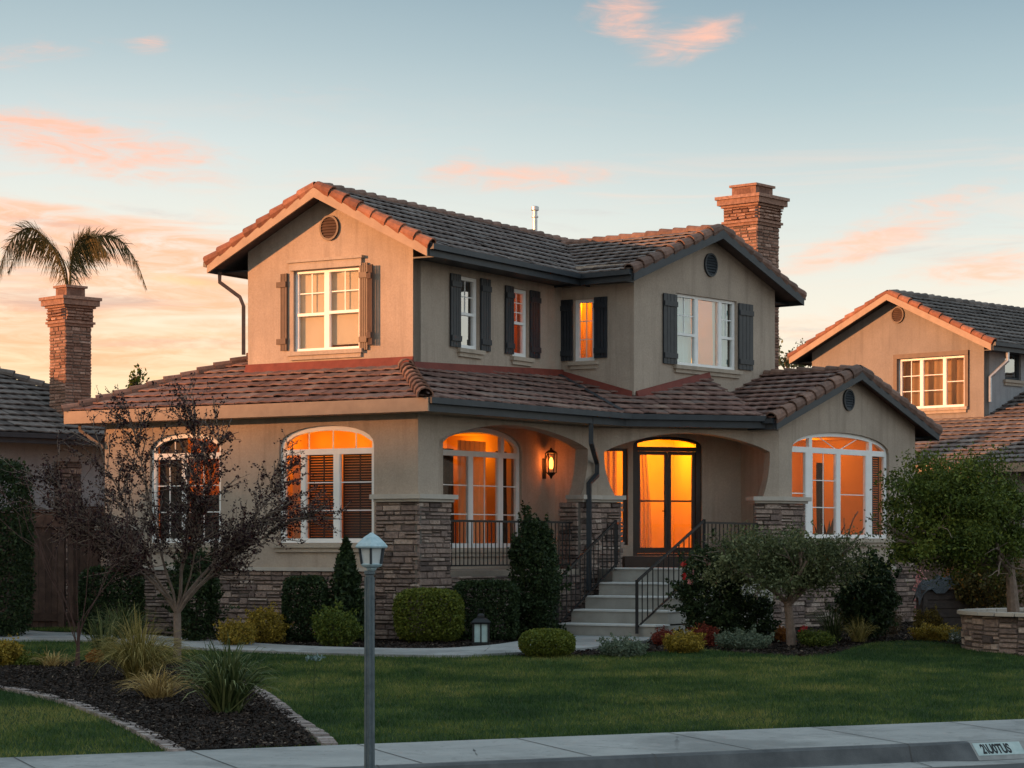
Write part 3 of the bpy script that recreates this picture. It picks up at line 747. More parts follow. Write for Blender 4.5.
# W3's sidelight curtain
curtain(w, fD, L_[0][0] - .05, L_[0][1] - .12, .9, 4.3, -.5, 3, .03, mat=DRAPE); curtain(w, fD, L_[1][1] - .28, L_[1][1] + .05, .9, 3.85, -.45, 4, .03, mat=DRAPE)
mb = MB(); mb.fbox(fD, L_[2][0] - .1, L_[2][1] - .25, -2.68, -2.45, .85, 2.9); mb.fbox(fD, L_[2][0] - .15, L_[2][1] - .2, -2.69, -2.4, 2.905, 2.96)
cb_ = mb.build('cabinet', INTD, None, org=(*fD.xy(L_[2][0], -2.5), .85)); tag(cb_, 'tall dark cabinet on the back wall inside the right arched window', 'cabinet')
u_ = L_[2][0] + .25; pp = fD.P(u_, -.62, .8); pt = thing('house_plant', 'broad leaved house plant inside the right arched window pane', 'plant', pp); mb = MB(); mb.lathe(pp, [(.16, 0), (.2, .5), (.18, .5)], 12); mb.build('pot', INTD, pt)
VV = []
for k_ in range(26):
    a_ = random.uniform(0, 6.28); l_ = random.uniform(.7, 1.35); q_ = random.uniform(.15, .55)
    c0 = Vector((pp[0], pp[1], 1.3)); e0 = c0 + Vector((math.cos(a_) * q_, math.sin(a_) * q_ * .6, l_)); sd_ = Vector((-math.sin(a_), math.cos(a_), .3)) * .07; m0 = c0.lerp(e0, .6) + Vector((0, 0, .1))
    VV.append([c0, m0 + sd_, e0, m0 - sd_])
quads_obj('leaves', np.array([[tuple(v) for v in q] for q in VV]), np.full(26, .4), INTD, pt)

# ---- entrance: sidelight with curtain, double door
w, L_ = window(HOUSE, fP2, cols=[], fw=.06, mats=(WOODDK, GL_LIT), sill=False, **SIDE)
curtain(w, fP2, SIDE['u0'] - .1, SIDE['u1'] - .12, SIDE['z0'] - .1, SIDE['zs'], -.42, 9, .04)
u0, u1 = dr; tzd = zP2(449)
mb = MB(); fw = .13
um = fP2.u(669.5)
outer = outline(u0, u1, DZ0 + .003, DOOR['zs'], DOOR['rise'])
topz = [(u0 + fw, tzd + .05), (u1 - fw, tzd + .05)] + [(u1 - fw + (u0 - u1 + 2 * fw) * k / 8, max(tzd + .07, arch_z(u1 - fw + (u0 - u1 + 2 * fw) * k / 8, u0, u1, DOOR['zs'], DOOR['rise']) - .07)) for k in range(9)]
mb.prism(fP2, outer, -.2, -.06, [[(u0 + fw, DZ0 + .06), (u1 - fw, DZ0 + .06), (u1 - fw, tzd - .05), (u0 + fw, tzd - .05)], topz])
door = mb.build('door', WOODDK, HOUSE)
gb = MB(); gb.face([fP2.P(p[0], -.12, p[1]) for p in outline(u0 + fw * .5, u1 - fw * .5, DZ0 + .05, DOOR['zs'], DOOR['rise'] - .03)], .5); gb.build('pane', GL_LIT, door)
for (a, b) in ((u0 + fw + .004, um - .004), (um + .004, u1 - fw - .004)):
    lf = MB(); s_ = .075; zb, zt = DZ0 + .065, tzd - .055
    zmid = zP2(501)
    lf.prism(fP2, [(a, zb), (b, zb), (b, zt), (a, zt)], -.16, -.1, [[(a + s_, zb + .13), (b - s_, zb + .13), (b - s_, zmid - .02), (a + s_, zmid - .02)], [(a + s_, zmid + .02), (b - s_, zmid + .02), (b - s_, zt - .08), (a + s_, zt - .08)]])
    leaf = lf.build('door_leaf', WOODDK, door)
hb = MB(); hb.fbox(fP2, um - .075, um - .045, -.1, -.085, zP2(517), zP2(506)); hb.tube([fP2.P(um - .06, -.085, zP2(511)), fP2.P(um - .06, -.03, zP2(511)), fP2.P(um - .17, -.03, zP2(511))], .012, 6)
hb.build('handle', IRON, door)
curtain(door, fP2, fP2.u(639), fP2.u(659), DZ0 + .1, zP2(450), -.5, 5, .05, .25)
room(door, fP2, SIDE['u0'] - .25, u1 + .25, ZF - .1, 4.55, 2.2, 175, (1, .37, .006), at=.75, lights=3)
# ---- porch lantern (lit)
lu = fP1.u(544); lz = fP1.z(lu, 463)
mb = MB(); P = fP1.P
mb.fbox(fP1, lu - .06, lu + .06, 0, .02, lz - .36, lz + .1); mb.tube([P(lu, .02, lz + .02), P(lu, .12, lz + .25), P(lu, .2, lz + .3)], .014, 6)
c = P(lu, .2, 0); c = (c[0], c[1], lz)
mb.lathe(c, [(.02, .34), (.03, .30), (.13, .24), (.15, .22), (.13, .21)], 8); mb.lathe(c, [(.13, -.22), (.11, -.24), (.04, -.30), (.015, -.36)], 8)
for k in range(6): a = k * math.pi / 3; mb.tube([(c[0] + .115 * math.cos(a), c[1] + .115 * math.sin(a), lz - .23), (c[0] + .13 * math.cos(a), c[1] + .13 * math.sin(a), lz + .22)], .011, 5)
lan = mb.build('wall_lantern', IRON, HOUSE)
gb = MB(); gb.lathe(c, [(.035, -.14), (.05, -.08), (.05, .04), (.03, .1), (.01, .13)], 10); gb.build('bulb', m_emit('lantern_flame', (1, .34, .05), 4), lan)
ll = bpy.data.lights.new('lantern_lamp', 'POINT'); ll.energy = 20; ll.color = (1, .20, .03); ll.shadow_soft_size = .09
lo = bpy.data.objects.new('lantern_lamp', ll); COL.objects.link(lo); lo.parent = lan; lo.location = Vector((c[0], c[1], lz + .02)) - ORG[lan.name]

# ---- upper walls
ZU0, ZUE, PU = 5.3, 8.06, .50
def zw(n_): return n_
apA = ZUE + PU * (4.31 / 2 + .7) - .13
uw = rng_u(gA, 293.5, 359.5); zu = lambda fr, px, y: fr.z(fr.u(px), y)
UA = dict(u0=uw[0], u1=uw[1], z0=zu(gA, 327, 350), zs=zu(gA, 327, 269), rise=0)
H0 = lambda w: outline(w['u0'], w['u1'], w['z0'], w['zs'], 0)
mb = MB(); mb.prism(gA, [(0, ZU0), (4.31, ZU0), (4.31, ZUE + PU * .7 - .13), (4.31 / 2, apA), (0, ZUE + PU * .7 - .13)], -T, 0, [H0(UA)])
mb.build('wall', STUCCO, HOUSE)
def box_win(fr, x0, x1, y0, y1, xm):
    u = rng_u(fr, x0, x1); return dict(u0=u[0], u1=u[1], z0=zu(fr, xm, y1), zs=zu(fr, xm, y0), rise=0)
UB1 = box_win(gB, 459.5, 479, 277, 349, 469); UB2 = box_win(gB, 512.5, 528.5, 289, 357, 520); UC = box_win(gC, 574, 594.5, 299, 361, 584)
UD = box_win(gD, 676, 737, 297, 367.5, 706)
mb = MB(); mb.prism(gB, [(.002, ZU0), (6.218, ZU0), (6.218, ZUE + .25), (.002, ZUE + .25)], -T, 0, [H0(UB1), H0(UB2)]); mb.build('wall', STUCCO, HOUSE)
mb = MB(); mb.prism(gC, [(.002, ZU0), (1.883, ZU0), (1.883, ZUE + .25), (.002, ZUE + .25)], -T, 0, [H0(UC)]); mb.build('wall', STUCCO, HOUSE)
PDU = .375; apU = ZUE + PDU * (5.75 / 2 + .6) - .13
mb = MB(); mb.prism(gD, [(0, ZU0), (5.75, ZU0), (5.75, ZUE + PDU * .6 - .13), (5.75 / 2, apU), (0, ZUE + PDU * .6 - .13)], -T, 0, [H0(UD)]); mb.build('wall', STUCCO, HOUSE)
mb = MB()
UBL = UL + b2 * 11; TB = Vector(gD.xy(5.75, -7))
fUL = frame_between(UBL, UL); mb.fbox(fUL, 0, 10.7, -T, 0, ZU0, ZUE + .2)
fUR = frame_between(TU, TB); mb.fbox(fUR, .3, 7, -T, 0, ZU0, ZUE + .1)
fUB = frame_between(TB, UBL); mb.fbox(fUB, .3, (TB - UBL).length - .3, -T, 0, ZU0, ZUE + .2)
mb.build('wall', STUCCO, HOUSE)

# ---- upper windows, shutters, trims
def shutter(fr, x0, x1, y0, y1, mat, off0=.02, swing=0.0, hinge='l', label=None):
    ua, ub = rng_u(fr, x0, x1); xm = (x0 + x1) / 2; z0, z1 = zu(fr, xm, y1), zu(fr, xm, y0)
    if swing:
        h = ua if hinge == 'l' else ub; o = fr.xy(h, off0); an = swing if hinge == 'l' else -swing
        d = Vector(fr.d); n = Vector(fr.n)
        v = (d * math.cos(an) + n * math.sin(an)) if hinge == 'l' else (d * math.cos(an) - n * math.sin(an))
        fr = Fr(o if hinge == 'l' else (o[0] - v.x * (ub - ua), o[1] - v.y * (ub - ua)), v); w_ = ub - ua; ua, ub = 0, w_; off0 = 0
    mb = MB(); n = 4; wd_ = (ub - ua) / n
    for k in range(n): mb.fbox(fr, ua + k * wd_ + .006, ua + (k + 1) * wd_ - .006, off0, off0 + .035, z0, z1)
    for f_ in (.12, .86): mb.fbox(fr, ua + .01, ub - .01, off0 + .037, off0 + .065, z0 + (z1 - z0) * f_ - .06, z0 + (z1 - z0) * f_ + .06)
    o = mb.build('shutter', mat, HOUSE)
    if label: o['label'] = label
    return o
def trim(fr, x0, x1, y0, y1, o=.07):
    ua, ub = rng_u(fr, x0, x1); xm = (x0 + x1) / 2
    mb = MB(); mb.fbox(fr, ua, ub, .002, o, zu(fr, xm, y1), zu(fr, xm, y0)); mb.fbox(fr, ua - .04, ub + .04, .002, o + .04, zu(fr, xm, y0) + .003, zu(fr, xm, y0) + .06)
    return mb.build('window_trim', TRIMSTUC, HOUSE)
w, L_ = window(HOUSE, gA, cols=cu(gA, (325.5, 330)), fw=.055, grid=[(0, 2, 2), (1, 2, 2)], sash={0: zu(gA, 312, 314), 1: zu(gA, 345, 311)}, mats=(WHITE, GL_MID), **UA)
curtain(w, gA, L_[0][0] - .05, L_[0][1] + .03, UA['z0'] - .05, UA['zs'], -.2, 2, .0015, mat=SHADE); curtain(w, gA, L_[1][0] - .03, L_[1][1] + .05, UA['z0'] + .12, UA['zs'], -.2, 2, .0015, mat=SHADE)
trim(gA, 291, 363, 261, 268.5)
shutter(gA, 276, 288.5, 274, 351, SHUT_B, swing=.25, hinge='r'); shutter(gA, 360.5, 369, 263, 350, SHUT_B); shutter(gA, 369.5, 377.5, 265, 345, SHUT_B, swing=.5, hinge='l')
w, L_ = window(HOUSE, gB, grid=[(0, 2, 2)], sash={0: zu(gB, 469, 314)}, mats=(WHITE, GL_REF), fw=.08, **UB1)
room(w, gB, UB1['u0'] - .3, UB1['u1'] + .3, 5.6, 8.0, 1.8, 8, (1, .25, .08))
w, L_ = window(HOUSE, gB, grid=[(0, 2, 3)], sash={0: zu(gB, 520, 323)}, mats=(WHITE, GL_MID), fw=.09, **UB2)
room(w, gB, UB2['u0'] - .5, UB2['u1'] + .5, 5.6, 8.0, 1.8, 16, (1, .24, .05))
w, L_ = window(HOUSE, gC, grid=[(0, 2, 3)], mats=(WHITE, GL_LIT), fw=.08, **UC)
curtain(w, gC, L_[0][0] - .1, L_[0][1] + .05, UC['z0'] - .2, UC['zs'] - .05, -.4, 4, .02)
room(w, gC, UC['u0'] - .3, UC['u1'] + .3, 5.6, 8.0, 1.2, 60, (1, .36, .008), at=.12)
w, L_ = window(HOUSE, gD, cols=cu(gD, (694, 697), (717.5, 720.5)), grid=[(0, 2, 2), (2, 2, 2)], sash={0: zu(gD, 684, 334), 2: zu(gD, 729, 338)}, fw=.07, mats=(WHITE, GL_MID), **UD)
curtain(w, gD, L_[0][0] - .1, L_[0][1] + .1, UD['z0'] - .05, UD['zs'], -.26, 5, .03, mat=TEALC); curtain(w, gD, L_[2][0] - .1, L_[2][1] + .1, UD['z0'] - .05, UD['zs'], -.26, 5, .03, mat=TEALC)
tp = gD.P(gD.u(707), -.55, 0); tzl = zu(gD, 707, 366); tl0 = thing('table_lamp', 'small glowing table lamp in the middle pane of the upper right window', 'lamp', (tp[0], tp[1], tzl - .35)); mb = MB(); mb.lathe((tp[0], tp[1], tzl - .35), [(.09, 0), (.1, .03), (.025, .06), (.03, .3)], 10); mb.build('base', INTD, tl0)
mb = MB(); mb.lathe((tp[0], tp[1], tzl - .06), [(.19, 0), (.13, .27), (.125, .27)], 16); mb.build('lamp_shade', m_emit('lamp_shade_glow', (1, .42, .06), 1.0), tl0)
mb = MB(); mb.fbox(gD, gD.u(707) - .35, gD.u(707) + .35, -.85, -.42, 5.62, tzl - .352); tb_ = mb.build('side_table', INTD, None, org=(*gD.xy(gD.u(707), -.6), 5.62)); tag(tb_, 'dark side table under the glowing lamp behind the upper right window', 'table')
for a in ((gB, 449, 459.2, 274, 347), (gB, 479.3, 489, 279, 351), (gB, 504, 512.2, 286, 354), (gB, 528.8, 538.5, 291, 358), (gC, 561.5, 573.7, 300, 361), (gC, 594.8, 608, 297, 358), (gD, 662, 675.6, 294, 364), (gD, 737.4, 751.5, 304, 370)):
    shutter(*a, SHUT)
# deep recess behind the front left upstairs glass
room(HOUSE, gA, UA['u0'] - .3, UA['u1'] + .3, 5.6, 8.0, 2.2, 9, (1, .45, .2)).name = 'upstairs_room'
room(HOUSE, gD, UD['u0'] - .3, UD['u1'] + .3, 5.6, 8.0, 2.2, 26, (1, .55, .30))

# ---- round gable vents
def vent(parent, fr, px, py, r, mat=SLATE, ring=BROWN):
    u = fr.u(px); z = fr.z(u, py); mb = MB()
    n = 20; mb.prism(fr, [(u + r * math.cos(2 * math.pi * k / n), z + r * 1.08 * math.sin(2 * math.pi * k / n)) for k in range(n)], 0, .05,
                     [[(u + r * .84 * math.cos(2 * math.pi * k / n), z + r * .91 * math.sin(2 * math.pi * k / n)) for k in range(n)]])
    mb.prism(fr, [(u + r * .85 * math.cos(2 * math.pi * k / n), z + r * .92 * math.sin(2 * math.pi * k / n)) for k in range(n)], .001, .006)
    v = mb.build('gable_vent', mat, parent)
    sb = MB(); k = -.75
    while k < .8:
        h = r * .84 * math.sqrt(max(0, 1 - k * k)); zz = z + k * r
        sb.hexa([fr.P(u - h, .045, zz - .03), fr.P(u + h, .045, zz - .03), fr.P(u + h, .035, zz - .04), fr.P(u - h, .035, zz - .04), fr.P(u - h, .012, zz + .035), fr.P(u + h, .012, zz + .035), fr.P(u + h, .004, zz + .03), fr.P(u - h, .004, zz + .03)])
        k += .25
    sb.build('slat', ring, v); return v
vent(HOUSE, gA, 330, 228, .25, SHUT_B, SHUT_B); vent(HOUSE, gD, 710, 265, .26, SLATE, SLATE); vent(HOUSE, fD, 848, 400, .24, SLATE, SLATE)

# ---- roofs
def board(mb, p0, p1, h, th, n, m=0):
    """fascia board between two 3D points, hanging h below, thickness th along n"""
    n = Vector((n[0], n[1], 0)).normalized() * th; p0, p1 = Vector(p0), Vector(p1); z = Vector((0, 0, h))
    mb.hexa([p0 - z + n, p1 - z + n, p1 - z, p0 - z, p0 + n, p1 + n, p1, p0], .5, m)
def gable_roof(fr, L, ov, ovf, zE, pitch, depth, side='both', tmat=None, cmat_l=CAP, cmat_r=CAP, fasc_l=SLATE, fasc_r=SLATE, rake_m=SLATE, parent=None, back=0.0, ridge=CAP_D, cr=.145, far=True):
    tmat = tmat or TILE_U; parent = parent or HOUSE; half = L / 2 + ov
    # plan: ridge along -n from the gable front
    fl_ = Vector(fr.xy(-ov, ovf)); frn = Vector(fr.xy(L + ov, ovf)); nb = Vector((-fr.n[0], -fr.n[1]))
    bl_, brn = fl_ + nb * (depth + ovf), frn + nb * (depth + ovf)
    rf = MB(); D = depth + ovf
    tile_plane(rf, (frn.x, frn.y), (brn.x, brn.y), pitch, zE, [(0, 0), (D, 0), (D, half), (0, half)])
    tile_plane(rf, (bl_.x, bl_.y), (fl_.x, fl_.y), pitch, zE, [(0, 0), (D, 0), (D, half), (0, half)])
    roof = rf.build('roof', tmat, parent)
    apx = Vector(fr.xy(L / 2, ovf)); zt = zE + pitch * half
    n3 = Vector((fr.n[0], fr.n[1], 0)); d3 = Vector((fr.d[0], fr.d[1], 0))
    A3 = Vector((apx.x, apx.y, zt)); l3 = Vector((fl_.x, fl_.y, zE)); r3 = Vector((frn.x, frn.y, zE))
    for (e, cm, sg) in ((l3, cmat_l, -1), (r3, cmat_r, 1)):
        cb = MB(); cap_line(cb, e - n3 * .07, A3 - n3 * .07, cr, .42, .02, up=Vector((0, 0, 1)) + n3 * .45 ); cb.build('rake_tiles', cm, roof)
    cb = MB(); cap_line(cb, A3 + nb.to_3d() * D, A3 + nb.to_3d() * .1, .12, .40, .01); cb.build('ridge_tiles', ridge, roof)
    rb = MB(); dz = Vector((0, 0, .05))
    board(rb, l3 - dz, A3 - dz, .20, .045, n3); board(rb, A3 - dz, r3 - dz, .20, .045, n3); rb.build('rake_board', rake_m, roof)
    fb = MB()
    for (p, s_) in ((r3, 1), (l3, -1)):
        q = p + nb.to_3d() * D
        board(fb, p + Vector((0, 0, .0)) - n3 * .01, q, .24, .045 * s_, d3)
        board(fb, p + d3 * s_ * .05 + Vector((0, 0, .005)), q + d3 * s_ * .05 + Vector((0, 0, .005)), .11, .09 * s_, d3)     # gutter
    fb.build('eave_fascia', fasc_r, roof)
    so = MB()
    for s_, e in ((1, frn), (-1, fl_)):
        w_ = Vector(fr.d) * (-s_ * ov); p = [e + nb * ovf, e + nb * ovf + w_, e + w_ + nb * D, e + nb * D]
        so.slab([(q.x, q.y) for q in p], zE - .20, zE - .17, .5)
    so.build('soffit', SLATE if fasc_r is SLATE else BROWN, roof)
    return roof
gable_roof(gA, 4.31, .70, .50, ZUE, PU, 10.5, rake_m=BROWN)
gable_roof(gD, 5.75, .60, .42, ZUE, PDU, 7.0, cmat_l=CAP_D, cmat_r=CAP_D)
gable_roof(fD, LD, .60, .30, ZDl, PD, 8.0, cmat_l=CAP_D, cmat_r=CAP_D, cr=.16, tmat=TILE)
# lower skirt roof
ZL, PL = 4.80, .42
nA, nB, nC = Vector(fA.n), Vector(fB.n), Vector(fC.n)
def isect(p, d, q, e):
    k = d.x * e.y - d.y * e.x; t = ((q.x - p.x) * e.y - (q.y - p.y) * e.x) / k; return p + d * t
OV = .60
eA0, eB0, eC0 = AL + nA * OV, K + nB * OV, Q + nC * .36
dA, dB, dC = Vector(fA.d), Vector(fB.d), Vector(fC.d)
EK = isect(eA0, dA, eB0, dB); EQ = isect(eB0, dB, eC0, dC); EL = eA0 - dA * OV
ES = EQ + dC * (Vector(fD.xy(-.62, .0)) - EQ).dot(dC)
roofL = MB(); LEA = (EK - EL).length; inA = -nA; inB = -nB; inC = -nC
uhL = 3.37; vt = 2.35
def hipdir(d1, i1, d2, i2, p1=PL, p2=PL):
    # direction h (plan) with p1*h.i1 == p2*h.i2, h.i1>0
    k = i1 * p1 - i2 * p2; h = Vector((-k.y, k.x)); return h if h.dot(i1) > 0 else -h
hK = hipdir(dA, inA, dB, inB); hK = hK / hK.dot(inA)          # per metre of run
uk = lambda v: LEA + hK.dot(dA) * v
tile_plane(roofL, EL, EK, PL, ZL, [(0, 0), (uhL, 0), (uhL, uhL)])
tile_plane(roofL, EL, EK, PL, ZL, [(uhL, 0), (LEA, 0), (uk(vt), vt), (uhL, vt)])
LEB = (EQ - EK).length; hB_ = hK / hK.dot(inB)
vq = 2.9; hQ = hipdir(dB, inB, dC, inC); hQ = hQ / hQ.dot(inB)
tile_plane(roofL, EK, EQ, PL, ZL, [(0, 0), (LEB, 0), (LEB + hQ.dot(dB) * vq, vq), (hB_.dot(dB) * vq, vq)])
hQ2 = hQ / hQ.dot(inC); LEC = (ES - EQ).length; vc = 2.75
tile_plane(roofL, EQ, ES, PL * .93, ZL, [(0, 0), (LEC - .02, 0), (LEC - .3, vc), (hQ2.dot(dC) * vc, vc)])
rv = lambda u, v: EQ + dC * u + inC * v
_p0, _p1 = rv(hQ2.dot(dC) * vc - .3, vc + 2.2), rv(LEC - .3, vc + 2.2)
tile_plane(roofL, _p1, _p0, PL * .93, ZL + PL * .93 * (vc - 2.2), [(0, 0), ((_p1 - _p0).length, 0), ((_p1 - _p0).length, 2.2), (0, 2.2)])
# left end slope
bE = EL + b2 * 10
tile_plane(roofL, bE, EL, PL, ZL, [(0, 0), (10, 0), (10 - uhL, uhL), (0, uhL)])
skirt = roofL.build('roof', TILE, HOUSE)
def z3(p, z): return Vector((p.x, p.y, z))
cb = MB(); hL = (b2 - a2) ; cap_line(cb, z3(EL, ZL + .02), z3(EL + (inA + dA) * uhL, ZL + .02 + PL * uhL), .13, .38, .01); cb.build('hip_tiles', CAP_D, skirt)
cb = MB(); cap_line(cb, z3(EK - hK * .05, ZL + .03), z3(EK + hK * 1.95, ZL + .03 + PL * 1.95), .17, .30, .02); cb.build('hip_tiles', CAP_D, skirt)
cb = MB(); vv = MB(); cap = None
for k in range(1):
    p0, p1 = z3(EQ, ZL + .01), z3(EQ + hQ * vq, ZL + .01 + PL * vq); sd = Vector((-hQ.y, hQ.x, 0)).normalized() * .07
    vv.face([p0 - sd + Vector((0, 0, .055)), p0 + sd + Vector((0, 0, .055)), p1 + sd + Vector((0, 0, .055)), p1 - sd + Vector((0, 0, .055))], .5)
vv.build('valley_flashing', SLATE, skirt)
fa = MB(); board(fa, z3(EL, ZL), z3(EK + dA * .11, ZL), .27, .045, nA); fa.build('eave_fascia', BROWN, skirt)
fa = MB(); board(fa, z3(EK + nB * .05 - dB * .02, ZL), z3(EQ, ZL), .27, .045, nB); board(fa, z3(EQ, ZL), z3(ES + dC * .05, ZL), .27, .045, nC)
board(fa, z3(EK + nB * .1, ZL + .005), z3(EQ + nB * .1, ZL + .005), .12, .09, nB); board(fa, z3(EQ + nC * .05, ZL + .005), z3(ES + nC * .05, ZL + .005), .12, .09, nC)
fa.build('eave_fascia', SLATE, skirt)
fa = MB(); board(fa, z3(EL - dA * .0, ZL), z3(bE, ZL), .27, .045, -dA); fa.build('eave_fascia', BROWN, skirt)
so = MB()
for pl in ([EL, EK, K, AL + dA * 0], [EK, EQ, Q, K], [EQ, ES, S1, Q], [EL, AL, AL + b2 * 9, bE]): so.slab([(p.x, p.y) for p in pl], ZL - .262, ZL - .235)
so.build('soffit', BROWN, skirt)
# red flashing where the skirt roof meets the upper walls
RED = m_noise('red_flashing', (.13, .028, .02), (.19, .045, .03), 5, .7, 40, .2)
fl = MB()
def flash(fr, u0, u1, eo, ein, off=.02, h=.12):
    pts = []
    for u in (u0, u1):
        p = Vector(fr.xy(u, off)); v = (p - eo).dot(ein); pts.append((p, ZL + PL * v + .03))
    (p0, z0), (p1, z1) = pts; n = Vector(fr.n).to_3d() * .03
    fl.hexa([z3(p0, z0 - .1) + n * 3.5, z3(p1, z1 - .1) + n * 3.5, z3(p1, z1 - .1), z3(p0, z0 - .1), z3(p0, z0 + h) + n, z3(p1, z1 + h) + n, z3(p1, z1 + h), z3(p0, z0 + h)])
flash(gA, -.02, 4.34, EL, inA); flash(gB, -.03, 6.2, EK, inB); flash(gC, .0, 1.85, EQ, inC * .93); uD_ = (2.7 - (Vector(gD.xy(0, .02)) - EQ).dot(inC)) / Vector(gD.d).dot(inC); flash(gD, .05, uD_, EQ, inC * .93)
fl.build('flashing', RED, skirt)

# ---- chimney, vent pipe
def chimney(parent, o, d, w, dp, z0, zt, mat=BRICK):
    fr = Fr(o, d)                                            # front face frame, n towards the viewer's right
    fl_ = Fr(fr.xy(0, -dp), fr.n)                           # left face
    mb = MB(); mb.fbox(fr, 0, w, -dp, 0, z0, zt - 1.05, 0, 1)
    for f_, L in ((fr, w), (fl_, dp), (Fr(fr.xy(w), (-fr.n[0], -fr.n[1])), dp)):
        stones(mb, f_, -.015, L + .015, z0, zt - 1.06, .002, ch=(.075, .085), sl=(.18, .30), prr=(.012, .03))
    body = mb.build('chimney', [mat, MORTAR], parent)
    def ring(e, za, zb, r): cp.fbox(fr, -e, w + e, -dp - e, e, za, zb, r)
    cp = MB(); t = zt
    ring(.05, t - 1.05, t - .98, .4); ring(.09, t - .978, t - .92, .6); ring(.045, t - .918, t - .58, .3)
    ring(.10, t - .578, t - .52, .6); ring(.17, t - .518, t - .38, .5); ring(.21, t - .378, t - .30, .7)
    ring(-.10, t - .298, t - .06, .3); ring(-.05, t - .058, t, .6)
    for f_, L in ((fr, w), (fl_, dp)):
        stones(cp, f_, -.03, L + .03, t - .90, t - .60, .045, ch=(.075, .085), sl=(.18, .30))
        cp.fbox(f_, L * .28, L * .72, -.1, -.048 + .05 - .1, t - .25, t - .1, .0)
    cp.build('chimney_cap', mat, body)
    return body
chimney(HOUSE, (6.07, 57.0), dd, .95, .92, 5.0, 10.9)
vp = Vector(((535 - CX) / F * 56.6, 56.6)); mb = MB()
mb.lathe((vp.x, vp.y, 9.0), [(.06, 0), (.06, .95), (.085, .96), (.085, .99), (.06, 1.0), (.06, 1.12), (.10, 1.14), (.10, 1.22), (.06, 1.24)], 12)
mb.build('vent_pipe', GALV, HOUSE)

# ---- downspouts
def pipe(name, pts, mat, r=.05, sq=4): 
    mb = MB(); mb.tube(pts, r, sq, twist=math.pi / 4); return mb.build(name, mat, HOUSE)
ub_ = Fr(EK, dB).u(591); eq = EK + dB * ub_ + nB * .0; cq = Vector(fB.xy(fB.u(597, .1), .1)); cq2 = Vector(fB.xy(fB.u(589, .2), .2))
pipe('downspout', [z3(eq, 4.66), z3(eq, 4.12), z3(eq * .5 + cq * .5, 3.92), z3(cq, 3.72), z3(cq, 3.45), z3(cq2, 3.25), z3(cq2, .9)], SLATE, .07)
sp = UL + a2 * .12 + nA * .0; ev = UL + a2 * .62 - b2 * .2
pipe('downspout', [z3(ev, ZUE - .2), z3(ev, ZUE - .42), z3(sp + a2 * .1, ZUE - .75), z3(sp, ZUE - .95), z3(sp, 6.05)], GUTTER, .055)
ev = AL + a2 * .45 - b2 * .3; sp = AL + a2 * .02 - b2 * .07
pipe('downspout', [z3(ev, ZL - .24), z3(ev, ZL - .4), z3(sp, ZL - .75), z3(sp, 4.0)], BROWN, .045)

# ---- railings
def railing(p0, p1, z0a, z0b, h, n, posts=(True, True), parent=HOUSE, name='porch_railing', low=.1):
    """p0,p1 plan; z0a,z0b base heights at both ends"""
    p0, p1 = Vector(p0), Vector(p1); mb = MB(); d = p1 - p0
    def at(t, z): return (p0.x + d.x * t, p0.y + d.y * t, z0a + (z0b - z0a) * t + z)
    mb.tube([at(0, h), at(1, h)], .032, 4, twist=math.pi / 4); mb.tube([at(0, low), at(1, low)], .022, 4, twist=math.pi / 4)
    for i, t in enumerate((0, 1)):
        if posts[i]: mb.tube([at(t, -.02 if i or True else 0), at(t, h + .03)], .045, 4, twist=math.pi / 4)
    r_ = mb.build(name, IRON, parent)
    for k in range(1, n):
        b = MB(); b.tube([at(k / n, low), at(k / n, h)], .016, 4, twist=math.pi / 4); b.build('baluster', IRON, r_)
    return r_
railing(fB.xy(1.02, -.15), fB.xy(LB - .72, -.15), ZF, ZF, 1.02, 34)
s_r = Vector(fS.xy(SW - .36, .10)); s_rt = Vector(fS.xy(SW - .08, -4 * TR)); s_l = Vector(fS.xy(.04, .06)); s_lt = Vector(fS.xy(.08, -4 * TR))
railing(s_r, s_rt, .12, ZF, 1.04, 13, name='stair_railing'); railing(s_l, s_lt, .12, ZF, 1.04, 13, name='stair_railing')
railing(s_rt, S1 + Vector((-.55, -.35)), ZF, ZF, 1.0, 14, posts=(False, True))
railing(s_lt, Q + Vector((.45, -.35)), ZF, ZF, 1.0, 4, posts=(False, False))
# ------------------------------------------------------------------ ground, lawn, beds, walks, street
GRASS_S = m_noise('turf', (.014, .030, .008), (.032, .060, .018), .55, .95, 60, .6, .03, .1)
MULCH_S = m_noise('mulch', (.010, .007, .006), (.030, .021, .017), 16, .95, 45, 1.0, .05, .1)
SOIL = m_noise('dry_soil', (.030, .026, .018), (.055, .045, .03), .8, .95, 30, .6, .04, .1)
ASPH = m_noise('asphalt', (.040, .041, .043), (.070, .070, .072), 1.4, .85, 140, .5, .01, .3)
def smoothpoly(px_, n=6, closed=False):
    """Catmull-Rom through ground points"""
    p = [Vector(q) for q in px_]; out = []
    for i in range(len(p) - 1):
        a, b, c, d = p[max(i - 1, 0)], p[i], p[i + 1], p[min(i + 2, len(p) - 1)]
        for k in range(n):
            t = k / n
            out.append(.5 * ((2 * b) + (c - a) * t + (2 * a - 5 * b + 4 * c - d) * t * t + (3 * b - a - 3 * c + d) * t ** 3))
    out.append(p[-1]); return [(q.x, q.y) for q in out]
